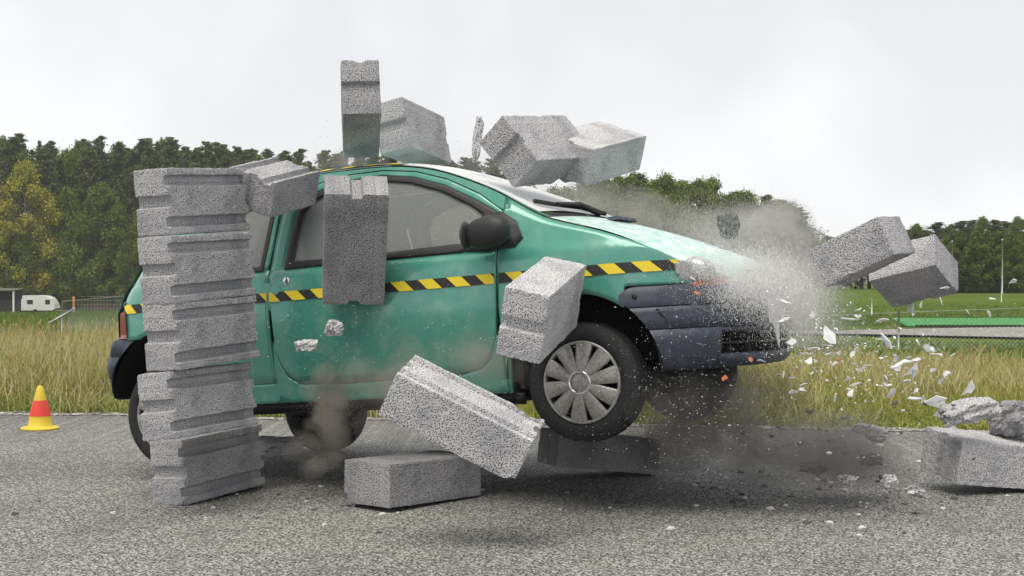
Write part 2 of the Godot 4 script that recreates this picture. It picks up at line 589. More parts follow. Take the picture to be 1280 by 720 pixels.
# ------------------------------------------------------------------ trees
func leaf(st: SurfaceTool, p: Vector3, s: float, c: Color) -> void:
	var n := Vector3(rng.randfn(), rng.randfn() + 0.5, rng.randfn()).normalized()
	var u := n.cross(Vector3(rng.randfn(), rng.randfn(), rng.randfn())).normalized() * s
	var v := n.cross(u) * rng.randf_range(0.45, 0.8)
	st.set_color(c)
	st.add_vertex(p - u * 0.6 - v * 0.5); st.add_vertex(p + u * 0.6 - v * 0.3); st.add_vertex(p + v * 0.8 + u * 0.1)

func broadleaf(h: float, r: float, n: int, s: float, tones: Array, low := 0.12) -> Array:
	var wood := mb()
	var crown := mb()
	var top := Vector3(rng.randfn() * 0.2, h * 0.86, rng.randfn() * 0.2)
	tube(wood, PackedVector3Array([Vector3(0, -0.3, 0), Vector3(0.05, h * 0.3, 0), top]), PackedFloat32Array([h * 0.018, h * 0.012, h * 0.002]), 7)
	var clumps := []
	for i in 120:
		var t := rng.randf_range(low, 0.97)
		var prof := sin(PI * pow((t - low) / (1.0 - low), 0.72)) * 0.82 + 0.18 * (1.0 - t)
		var a := rng.randf() * TAU
		var rr := r * prof * pow(rng.randf(), 0.35)
		var c := Vector3(cos(a) * rr, h * t, sin(a) * rr)
		clumps.append([c, r * rng.randf_range(0.14, 0.27) * (0.55 + 0.45 * prof), tones[rng.randi() % tones.size()] * rng.randf_range(0.85, 1.18)])
		if i % 4 == 0:
			var b0 := Vector3(0, h * maxf(0.12, t - 0.22), 0)
			tube(wood, PackedVector3Array([b0, b0.lerp(c, 0.55) + Vector3(0, h * 0.03, 0), c]), PackedFloat32Array([h * 0.006, h * 0.003, h * 0.001]), 5, false)
	for i in n:
		var k = clumps[rng.randi() % clumps.size()]
		var d := Vector3(rng.randfn(), rng.randfn() * 0.8, rng.randfn())
		d = d.normalized() * pow(rng.randf(), 0.5) * (1.0 if rng.randf() < 0.75 else 1.55)
		var c: Color = k[2].lerp(tones[rng.randi() % tones.size()], 0.55) * rng.randf_range(0.75, 1.25)
		leaf(crown, k[0] + d * k[1], s * rng.randf_range(0.6, 1.2), c)
	return [done(wood), done(crown)]

func conifer(h: float, r: float, n: int, s: float, tone: Color, pine: bool) -> Array:
	var wood := mb()
	var crown := mb()
	tube(wood, PackedVector3Array([Vector3(0, -0.3, 0), Vector3(rng.randfn() * 0.15, h * 0.5, 0), Vector3(rng.randfn() * 0.2, h * 0.98, 0)]), PackedFloat32Array([h * 0.014, h * 0.010, 0.02]), 6)
	var br := []
	var low := 0.25 if pine else 0.06
	var nb := 150 if pine else 150
	for i in nb:
		var t := lerpf(low, 0.985, pow((i + rng.randf()) / nb, 0.9))
		var prof := (1.0 - t) / (1.0 - low)
		var reach := r * ((pow(prof, 0.62) * rng.randf_range(0.3, 1.1)) if pine else (pow(prof, 0.9) * rng.randf_range(0.7, 1.05))) + 0.1
		var a := rng.randf() * TAU
		var p0 := Vector3(0, h * t, 0)
		var p1 := p0 + Vector3(cos(a) * reach, reach * (rng.randf_range(0.1, 0.6) if pine else -0.28), sin(a) * reach)
		br.append([p0, p1, reach, rng.randf_range(0.7, 1.3)])
		tube(wood, PackedVector3Array([p0, p1]), PackedFloat32Array([0.035, 0.012]), 3, false)
	for i in n:
		var k = br[rng.randi() % br.size()]
		var u := pow(rng.randf(), 0.75)
		var p: Vector3 = k[0].lerp(k[1], u)
		var w: float = 0.05 + k[2] * (0.30 if pine else 0.17) * (0.5 + u * 0.5)
		p += Vector3(rng.randfn() * w, rng.randfn() * w * 0.45, rng.randfn() * w) * 0.8
		leaf(crown, p, s * rng.randf_range(0.6, 1.3), tone * (k[3] * rng.randf_range(0.75, 1.25)))
	return [done(wood), done(crown)]

func tree(called: String, m: Array, bark: Material, at: Vector3, sc: Vector3, label: String, group: String) -> Node3D:
	var t := thing(called, label, "tree", at, group)
	t.scale = sc
	t.rotation.y = rng.randf() * TAU
	part("trunk", m[0], bark, t)
	part("crown", m[1], M.leaves, t)
	return t

# a ground point seen at column u (of 1280) at distance d
func at_col(u: float, d: float) -> Vector3:
	var x := (u - 640.0) / 1700.0 * d
	return Vector3(x, ground_h(x, -d), -d)

const UNITS := ["first", "second", "third", "fourth", "fifth", "sixth", "seventh", "eighth", "ninth", "tenth", "eleventh", "twelfth", "thirteenth", "fourteenth", "fifteenth", "sixteenth", "seventeenth", "eighteenth", "nineteenth"]
const TENS := ["twenty", "thirty", "forty", "fifty", "sixty", "seventy", "eighty"]

func nth(i: int) -> String:          # nth(0) is "first"
	var n := i + 1
	if n < 20: return UNITS[n - 1]
	var t: String = TENS[n / 10 - 2]
	if n % 10 == 0: return t.trim_suffix("y") + "ieth"
	return t + "-" + UNITS[n % 10 - 1]


func forest() -> void:
	var G1 := Color(0.085, 0.135, 0.026)
	var pineA := conifer(20.0, 4.0, 20000, 0.24, Color(0.115, 0.150, 0.058), true)
	var pineB := conifer(20.0, 3.4, 18000, 0.23, Color(0.130, 0.158, 0.060), true)
	var spruce := conifer(20.0, 3.1, 20000, 0.22, Color(0.084, 0.120, 0.050), false)
	var birch := broadleaf(16.0, 4.9, 26000, 0.225, [Color(0.44, 0.37, 0.06), Color(0.34, 0.33, 0.06), Color(0.25, 0.29, 0.055), Color(0.22, 0.27, 0.05), Color(0.50, 0.37, 0.05)], 0.03)
	var oak := broadleaf(14.0, 5.2, 26000, 0.235, [G1, Color(0.155, 0.205, 0.040), Color(0.20, 0.225, 0.042), Color(0.095, 0.15, 0.032)], 0.02)
	var bush := broadleaf(8.0, 3.6, 24000, 0.165, [Color(0.19, 0.23, 0.055), Color(0.14, 0.19, 0.045), Color(0.23, 0.255, 0.06), Color(0.11, 0.155, 0.04)], 0.0)
	var hedge := broadleaf(7.0, 2.4, 22000, 0.15, [Color(0.095, 0.15, 0.03), Color(0.125, 0.175, 0.034), Color(0.18, 0.195, 0.04), Color(0.075, 0.12, 0.025)], 0.0)
	# left: near row of broadleaves
	var g := "broadleaved trees in front of the forest on the left"
	tree("birch_tree", birch, M.birch_bark, at_col(32, 187), Vector3(1.25, 1.30, 1.25), "big yellowing birch standing behind the shed and caravan at far left", g)
	tree("birch_tree", birch, M.birch_bark, at_col(58, 189), Vector3(0.85, 1.05, 0.85), "smaller yellowing birch just right of the big one at far left", g)
	tree("birch_tree", birch, M.birch_bark, at_col(-24, 186), Vector3(1.1, 1.2, 1.1), "yellow-green birch cut by the photo's left edge", g)
	tree("oak_tree", oak, M.bark, at_col(126, 186), Vector3(1.1, 1.28, 1.1), "broad round green tree standing left of the top of the block stack", g)
	tree("oak_tree", oak, M.bark, at_col(84, 190), Vector3(0.9, 1.25, 0.9), "dark green round tree between the yellow birch and the broad green tree", g)
	tree("oak_tree", oak, M.bark, at_col(182, 182), Vector3(0.85, 1.05, 0.85), "round green tree half hidden by the block stack", g)
	# left: pine forest behind
	g = "dark pines and spruces of the forest on the left"
	var tops := [Vector2(-60, 168), Vector2(0, 170), Vector2(30, 176), Vector2(60, 174), Vector2(110, 176), Vector2(160, 180), Vector2(200, 174), Vector2(240, 186), Vector2(275, 180), Vector2(310, 192), Vector2(380, 190), Vector2(440, 194)]
	var pines := 0
	var spruces := 0
	var leafies := 0
	for i in 120:
		var row := i % 3
		var u := -330.0 + 765.0 * (i + rng.randf() * 0.8) / 120.0
		var d: float = [196.0, 208.0, 222.0][row] + rng.randf_range(-4, 4)
		var p := at_col(u, d)
		var ty := lerp_curve(tops, u) + rng.randf_range(-9.0, 10.0) + (6.0 if row == 0 else 0.0)
		var h := 1.06 + (350.0 - ty) / 1700.0 * d - p.y
		var k := rng.randf()
		if k < 0.30: tree("pine_tree", pineA, M.bark, p, Vector3(1.2, h / 20.0, 1.2), "tall pine, %s of the pines from the left in the forest behind the left field" % nth(pines), g)
		elif k < 0.58: tree("pine_tree", pineB, M.bark, p, Vector3(1.3, h / 20.0, 1.3), "tall pine, %s of the pines from the left in the forest behind the left field" % nth(pines), g)
		elif k > 0.84: tree("forest_broadleaf", oak, M.bark, p, Vector3(0.85, h / 14.0 * 0.98, 0.85), "tall leafy tree, %s of those standing among the pines behind the left field" % nth(leafies), "tall leafy trees among the pines on the left")
		else: tree("spruce_tree", spruce, M.bark, p, Vector3(1.2, h / 20.0 * 0.97, 1.2), "narrow spruce, %s of the spruces from the left behind the left field" % nth(spruces), "dark spruces among the pines on the left")
		if k < 0.58: pines += 1
		elif k > 0.84: leafies += 1
		else: spruces += 1
	for i in 17:
		var u := -70.0 + 30.0 * i + rng.randf_range(-6, 6)
		var p := at_col(u, 188.0 + rng.randf_range(-4, 4))
		tree("undergrowth_bush", oak, M.bark, p, Vector3(0.7, rng.randf_range(0.5, 0.85), 0.7), "dark green bushy young tree, %s from the left at the foot of the left forest" % nth(i), "young trees at the foot of the left forest")
	# centre: hazy pines above the car, then rounded trees behind the bonnet
	for i in 18:
		var u := 440.0 + 13.0 * i + rng.randf_range(-5, 5)
		var d := 215.0 + rng.randf_range(-12, 12)
		var p := at_col(u, d)
		var h := 1.06 + (350.0 - lerp_curve([Vector2(440, 194), Vector2(560, 198), Vector2(620, 206), Vector2(680, 232)], u) + rng.randf_range(-8, 8)) / 1700.0 * d - p.y
		tree("pine_tree", pineB if i % 2 else pineA, M.bark, p, Vector3(1.2, h / 20.0, 1.2), "pine, %s from the left of those showing above the car roof" % nth(i), "pines behind the car roof")
	var ct := [Vector2(680, 240), Vector2(740, 228), Vector2(790, 224), Vector2(850, 226), Vector2(900, 232), Vector2(940, 240), Vector2(980, 252), Vector2(1010, 262)]
	for i in 17:
		var u := 676.0 + 20.0 * i + rng.randf_range(-6, 6)
		var d: float = 132.0 + rng.randf_range(-8, 8) + (18.0 if i % 2 else 0.0)
		var p := at_col(u, d)
		var h := 1.06 + (350.0 - lerp_curve(ct, u) + rng.randf_range(-6, 5)) / 1700.0 * d - p.y
		if u > 930 and i % 2 == 0: tree("pine_tree", pineB, M.bark, p, Vector3(0.8, h / 20.0, 0.8), "small pine, %s from the right end of the tree line behind the bonnet" % nth((16 - i) / 2), "pines at the end of the tree line behind the bonnet")
		else: tree("round_tree", bush if i % 3 else oak, M.bark, p, Vector3(1.1, h / (8.0 if i % 3 else 14.0) * 1.03, 1.1), "rounded leafy tree, %s from the left in the line behind the bonnet" % nth(i), "leafy trees behind the bonnet")
	for i in 10:
		var u := 700.0 + 33.0 * i
		var p := at_col(u, 150.0)
		tree("round_tree", bush, M.bark, p, Vector3(1.2, 0.8, 1.2), "low leafy tree, %s from the left among those behind the bonnet" % nth(i), "low leafy trees behind the bonnet")
	# right: clipped looking row of leafy trees with mixed forest behind
	for i in 9:
		var u := 1186.0 + 16.0 * i + rng.randf_range(-3, 3)
		var d := 122.0 + rng.randf_range(-2, 2)
		var p := at_col(u, d)
		var h := 1.06 + (350.0 - (290.0 if i > 0 else 296.0) + rng.randf_range(-4, 3)) / 1700.0 * d - p.y
		tree("hedge_tree", hedge, M.bark, p, Vector3(0.75, h / 7.0, 0.75), "bushy green tree, %s from the left in the dense row at the lawn's far edge" % nth(i), "dense row of leafy trees at the far edge of the right lawn")
	for i in 22:
		var u := 1020.0 + 14.0 * i + rng.randf_range(-4, 4)
		var d := 172.0 + rng.randf_range(-8, 8)
		var p := at_col(u, d)
		var ty := lerp_curve([Vector2(1020, 300), Vector2(1080, 292), Vector2(1140, 284), Vector2(1190, 276), Vector2(1280, 270), Vector2(1330, 264)], u) + rng.randf_range(-4, 6)
		var h := 1.06 + (350.0 - ty) / 1700.0 * d - p.y
		if i % 3 == 0: tree("round_tree", oak, M.bark, p, Vector3(0.5, h / 14.0 * 1.02, 0.5), "grey-green round tree, %s from the left in the woods behind the right row" % nth(i / 3), "round trees in the right woods")
		else: tree("pine_tree", pineA if i % 2 else pineB, M.bark, p, Vector3(0.95, h / 20.0, 0.95), "dark pine, %s from the left in the woods behind the right row" % nth(i - i / 3 - 1), "pines in the right woods")

# ------------------------------------------------------------------ far things
func background_things() -> void:
	# caravan
	var s := 1.0
	var p := at_col(46, 178)
	var c := thing("caravan", "white touring caravan parked beside the open shed at far left", "caravan", p)
	var prof := [Vector2(-2.7, 0.45), Vector2(2.35, 0.45), Vector2(2.75, 0.75), Vector2(2.55, 1.35), Vector2(2.15, 2.0), Vector2(1.5, 2.32), Vector2(0.6, 2.42), Vector2(-1.6, 2.40), Vector2(-2.5, 2.25), Vector2(-2.75, 1.6)]
	var st := mb()
	st.set_smooth_group(-1)
	var poly := PackedVector2Array(prof)
	var idx := Geometry2D.triangulate_polygon(poly)
	for side in [-1.0, 1.0]:
		for k in idx: st.add_vertex(Vector3(poly[k].x, poly[k].y, side * 1.05))
	for i in poly.size():
		var a := poly[i]
		var b := poly[(i + 1) % poly.size()]
		quad(st, Vector3(a.x, a.y, 1.05), Vector3(b.x, b.y, 1.05), Vector3(b.x, b.y, -1.05), Vector3(a.x, a.y, -1.05))
	part("body", done(st), M.white_paint, c)
	for w in [[-0.55, 1.0, 0.75, 0.55], [1.75, 1.0, 0.62, 0.6], [-2.1, 1.0, 0.6, 0.5]]:
		st = mb()
		box(st, Vector3(w[0], w[1] + 0.55, 1.06), Vector3(w[2], w[3], 0.05), 0.02)
		var wi := part("window", done(st), M.caravan_window, c)
		st = mb()
		box(st, Vector3(w[0], w[1] + 0.55 + w[3] / 2 + 0.03, 1.07), Vector3(w[2] + 0.1, 0.05, 0.06), 0.01)
		part("frame", done(st), M.white_paint, wi)
	st = mb()
	lathe(st, [Vector2(0.0, -0.1), Vector2(0.3, -0.1), Vector2(0.33, -0.06), Vector2(0.33, 0.06), Vector2(0.3, 0.1), Vector2(0.0, 0.1)], 18, true)
	part("wheel", done(st), M.rubber, c, Vector3(0.15, 0.33, 0.95))
	st = mb()
	box(st, Vector3(0, 0.45, 0.9), Vector3(5.0, 0.14, 0.1))
	part("skirt", done(st), M.dark_plastic, c)
	st = mb()
	rod(st, Vector3(2.3, 0.42, 0.3), Vector3(4.0, 0.42, 0), 0.05)
	rod(st, Vector3(2.3, 0.42, -0.3), Vector3(4.0, 0.42, 0), 0.05)
	part("drawbar", done(st), M.galvanised, c)
	# open shed
	p = at_col(-4, 170)
	var sh := thing("shed", "open fronted grey timber shed at the photo's left edge", "shed", p)
	st = mb()
	box(st, Vector3(0, 3.15, 0), Vector3(5.6, 0.14, 3.4), 0.02, Basis(Vector3.RIGHT, 0.06))
	part("roof", done(st), M.grey_wood, sh)
	for x in [-2.6, 2.6]:
		st = mb()
		box(st, Vector3(x, 1.5, 1.45), Vector3(0.2, 3.1, 0.2), 0.02)
		part("post", done(st), M.white_paint, sh)
	for i in 12:
		st = mb()
		box(st, Vector3(-2.6 + 5.2 * (i + 0.5) / 12.0, 0.95, -1.2 + (i % 2) * 0.02), Vector3(0.41, 1.9, 0.04))
		part("board", done(st), M.grey_wood, sh)
	st = mb()
	box(st, Vector3(-2.65, 1.5, 0), Vector3(0.05, 3.0, 2.8))
	box(st, Vector3(2.65, 2.5, 0), Vector3(0.05, 1.0, 2.8))
	box(st, Vector3(0, 2.5, -1.25), Vector3(5.2, 1.2, 0.04))
	part("side_wall", done(st), M.dark_plastic, sh)
	# dark red stack with a mesh cage beside the forest
	p = at_col(126, 168)
	var rc := thing("red_trailer", "dark red boarded trailer with a wire cage, left of the car's tail", "trailer", p)
	for i in 5:
		st = mb()
		box(st, Vector3(0, 0.35 + i * 0.28, 0.6), Vector3(2.7, 0.25, 0.06), 0.01)
		part("board", done(st), M.red_wood, rc)
	st = mb()
	box(st, Vector3(0, 0.9, -0.05), Vector3(2.66, 1.3, 1.1))
	part("load", done(st), M.red_wood, rc)
	st = mb()
	for i in 14: rod(st, Vector3(-2.6 + 0.4 * i, 0.2, 0.75), Vector3(-2.6 + 0.4 * i, 2.3, 0.75), 0.016, 4)
	for i in 5: rod(st, Vector3(-2.6, 0.3 + 0.5 * i, 0.75), Vector3(2.6, 0.3 + 0.5 * i, 0.75), 0.016, 4)
	part("wire_cage", done(st), M.galvanised, rc)
	for x in [-0.8, 0.8]:
		st = mb()
		lathe(st, [Vector2(0.0, -0.08), Vector2(0.26, -0.08), Vector2(0.28, 0.0), Vector2(0.26, 0.08), Vector2(0.0, 0.08)], 14, true)
		part("wheel", done(st), M.rubber, rc, Vector3(x, 0.26, 0.7))
	# marker post
	p = at_col(92, 150)
	var mk := thing("marker_post", "orange and white marker post standing in the left meadow", "post", p)
	st = mb(); box(st, Vector3(0, 0.5, 0), Vector3(0.28, 1.0, 0.2), 0.03)
	part("white_foot", done(st), M.white_paint, mk)
	st = mb(); box(st, Vector3(0, 1.6, 0), Vector3(0.24, 1.2, 0.16), 0.03)
	part("orange_top", done(st), M.marker_orange, mk)
	# fallen pole and fence on the left
	var fl := thing("fallen_pole", "grey metal pole leaning down into the left meadow", "pole", Vector3.ZERO)
	st = mb()
	rod(st, Vector3(-9.55, 0.16, -28.0), Vector3(-9.08, 0.46, -28.2), 0.022, 8)
	part("tube", done(st), M.galvanised, fl)
	chain_fence("chain_link_fence", "sagging chain-link fence in the left meadow beside the car's tail", [Vector3(-9.6, 0.60, -29.0), Vector3(-7.7, 0.74, -27.0), Vector3(-5.9, 0.98, -24.0), Vector3(-4.2, 1.1, -22.0)])
	chain_fence("chain_link_fence", "low chain-link fence crossing the lawn on the right", [Vector3(4.3, 0.42, -22.5), Vector3(6.4, 0.52, -22.5), Vector3(8.6, 0.60, -22.5), Vector3(11.0, 0.66, -22.5)])
	# green turf ramp by the path
	var tm := thing("green_mat", "bright green artificial turf mat on a low base beside the gravel path", "mat", Vector3(14.0, ground_h(14, -34), -34.0))
	st = mb()
	box(st, Vector3(0, 0.07, 0), Vector3(8.6, 0.08, 1.3), 0.04, Basis(Vector3.RIGHT, 0.10))
	part("turf", done(st), M.green_turf, tm)
	st = mb()
	box(st, Vector3(0.1, 0.0, 0.05), Vector3(8.4, 0.07, 1.25))
	part("base", done(st), M.trim_black, tm)
	# flag poles
	for w in [[1190.5, 118.0, 302.0, "tall thin grey pole left of the leafy row on the right"], [1253.0, 112.0, 300.0, "tall thin grey pole in front of the leafy row on the right"]]:
		p = at_col(w[0], w[1])
		var po := thing("thin_pole", w[3], "pole", p, "")
		var h: float = 1.06 + (350.0 - w[2]) / 1700.0 * w[1] - p.y
		st = mb()
		rod(st, Vector3.ZERO, Vector3(0, h, 0), 0.055, 8)
		part("shaft", done(st), M.galvanised, po)
		st = mb(); ball(st, Vector3(0, h, 0), Vector3.ONE * 0.09)
		part("cap", done(st), M.galvanised, po)
	for w in [[1090.0, 44.0, 0.6], [1252.0, 70.0, 0.9]]:
		p = at_col(w[0], w[1])
		st = mb()
		rod(st, Vector3.ZERO, Vector3(0, w[2], 0), 0.018, 6)
		var mp := part("white_stake", done(st), M.white_paint, null, p)
		tag(mp, "short white stake in the lawn below the two flying half blocks" if w[0] < 1200 else "short white stake near the foot of the right pole", "stake")
	# traffic cone
	var cp := Vector3(-3.34, 0.004, -9.62)
	var co := thing("traffic_cone", "small yellow and red traffic cone at the edge of the asphalt", "cone", cp)
	st = mb()
	lathe(st, [Vector2(0.0, 0.0), Vector2(0.130, 0.0), Vector2(0.134, 0.006), Vector2(0.128, 0.016), Vector2(0.098, 0.020), Vector2(0.0, 0.022)], 32)
	part("base", done(st), M.cone_yellow, co)
	st = mb()
	lathe(st, [Vector2(0.097, 0.018), Vector2(0.082, 0.03), Vector2(0.074, 0.095)], 32)
	part("lower_band", done(st), M.cone_yellow, co)
	st = mb()
	lathe(st, [Vector2(0.0755, 0.095), Vector2(0.046, 0.205)], 32)
	part("red_band", done(st), M.cone_red, co)
	st = mb()
	lathe(st, [Vector2(0.0445, 0.205), Vector2(0.023, 0.292), Vector2(0.016, 0.304), Vector2(0.0, 0.308)], 32)
	part("top", done(st), M.cone_yellow, co)

func chain_fence(called: String, label: String, tops: Array) -> void:
	var f := thing(called, label, "fence", Vector3.ZERO)
	for i in tops.size():
		var t: Vector3 = tops[i]
		var g := ground_h(t.x, t.z)
		var st := mb()
		rod(st, Vector3(t.x, g - 0.05, t.z), t + Vector3(0, 0.03, 0), 0.018, 6)
		part("post", done(st), M.galvanised, f)
	var st2 := mb()
	tube(st2, PackedVector3Array(tops), PackedFloat32Array([0.005]), 5)
	part("top_wire", done(st2), M.galvanised, f)
	var st3 := mb()
	for i in tops.size() - 1:
		var a: Vector3 = tops[i]
		var b: Vector3 = tops[i + 1]
		var a0 := Vector3(a.x, ground_h(a.x, a.z), a.z)
		var b0 := Vector3(b.x, ground_h(b.x, b.z), b.z)
		var len := a.distance_to(b)
		var n := int(len / 0.075)
		var hh := maxf(a.y - a0.y, b.y - b0.y)
		var k := maxi(2, int(hh / 0.075))
		for j in range(-k, n):
			for dir in [1.0, -1.0]:
				var u0 := float(j) / n
				var u1 := float(j + k) / n
				var t0 := 0.0; var t1 := 1.0
				if u0 < 0.0: t0 = -u0 / (u1 - u0)
				if u1 > 1.0: t1 = (1.0 - u0) / (u1 - u0)
				var lo := func(u): return a0.lerp(b0, u)
				var hi := func(u): return a.lerp(b, u)
				var ua := lerpf(u0, u1, t0); var ub := lerpf(u0, u1, t1)
				var va := t0 if dir > 0 else 1.0 - t0
				var vb := t1 if dir > 0 else 1.0 - t1
				rod(st3, lo.call(ua).lerp(hi.call(ua), va), lo.call(ub).lerp(hi.call(ub), vb), 0.0022, 3)
	var o := part("wire_mesh", done(st3), M.galvanised, f)
	o.set_meta("kind", "stuff")

# ------------------------------------------------------------------ clinker blocks
func steps(half: float, cell: float, marks: Array) -> PackedFloat32Array:
	var out := PackedFloat32Array()
	var all := [-half, half]
	for m in marks:
		all.append(m); all.append(-m)
	all.sort()
	for i in all.size() - 1:
		var n := maxi(1, roundi((all[i + 1] - all[i]) / cell))
		for k in n: out.append(lerpf(all[i], all[i + 1], float(k) / n))
	out.append(half)
	return out

# L along x, H along y, W along z. Bed grooves on +z (or -z), end grooves on both ends, chips are [centre, radius]
func block_mesh(size: Vector3, bed: int, ends: int, chips: Array, sd: int, rough := 1.0) -> ArrayMesh:
	var h := size / 2.0
	var cell := 0.0115
	var g := [steps(h.x, cell, []), steps(h.y, cell, [0.022, 0.030, 0.066, 0.074, 0.112, 0.120] if size.y > 0.25 else []), steps(h.z, cell, [])]
	var st := mb()
	st.set_smooth_group(-1)
	var off := Vector3(sd * 3.7, sd * 1.3, sd * 5.1)
	var shape := func(p: Vector3) -> Vector3:
		var ay := absf(p.y)
		var q := p
		if bed != 0:
			var d := 0.024 * smoothstep(0.066, 0.074, ay) * (1.0 - smoothstep(0.112, 0.120, ay))
			if bed > 0: q.z = minf(q.z, h.z - d)
			else: q.z = maxf(q.z, d - h.z)
		if ends != 0:
			var e := 0.024 * (1.0 - smoothstep(0.022, 0.030, ay))
			q.x = clampf(q.x, e - h.x, h.x - e)
		var inner := h - Vector3.ONE * 0.0045
		var core := Vector3(clampf(q.x, -inner.x, inner.x), clampf(q.y, -inner.y, inner.y), clampf(q.z, -inner.z, inner.z))
		var df := q - core
		if df.length() > 0.0045: q = core + df.normalized() * 0.0045
		var w := (p + off) * 260.0
		var b := (p + off) * 45.0
		q += Vector3(noise_a.get_noise_3dv(w), noise_a.get_noise_3dv(w + Vector3(91, 0, 0)), noise_a.get_noise_3dv(w + Vector3(0, 77, 0))) * 0.0034 * rough
		q += Vector3(noise_b.get_noise_3dv(b), noise_b.get_noise_3dv(b + Vector3(31, 0, 0)), noise_b.get_noise_3dv(b + Vector3(0, 57, 0))) * 0.0016 * rough
		for c in chips:
			var v: Vector3 = q - c[0]
			var r: float = c[1] * (1.0 + 0.35 * noise_b.get_noise_3dv(b * 1.5) + 0.10 * noise_a.get_noise_3dv(w))
			if v.length() < r: q = c[0] + v.normalized() * r
		return q
	for ax in 3:
		var u := (ax + 1) % 3
		var v := (ax + 2) % 3
		for sg in [-1.0, 1.0]:
			var rows := []
			for a in g[u]:
				var row := PackedVector3Array()
				for b in g[v]:
					var p := Vector3.ZERO
					p[ax] = sg * h[ax]; p[u] = a; p[v] = b
					row.append(shape.call(p))
				rows.append(row)
			sheet(st, rows, sg < 0)
	return done(st)

func block(pose: Array, label: String, m: String, group: String, size := Vector3(0.59, 0.29, 0.19), bed := 1, ends := 1, chips := [], rough := 1.0) -> Node3D:
	var o := part("concrete_block", block_mesh(size, bed, ends, chips, taken.get("concrete_block", -1) + 2, rough), M[m])
	o.transform = Transform3D(Basis(Quaternion(pose[3], pose[4], pose[5], pose[6]).normalized()), Vector3(pose[0], pose[1], pose[2]))
	tag(o, label, "concrete block", group)
	return o

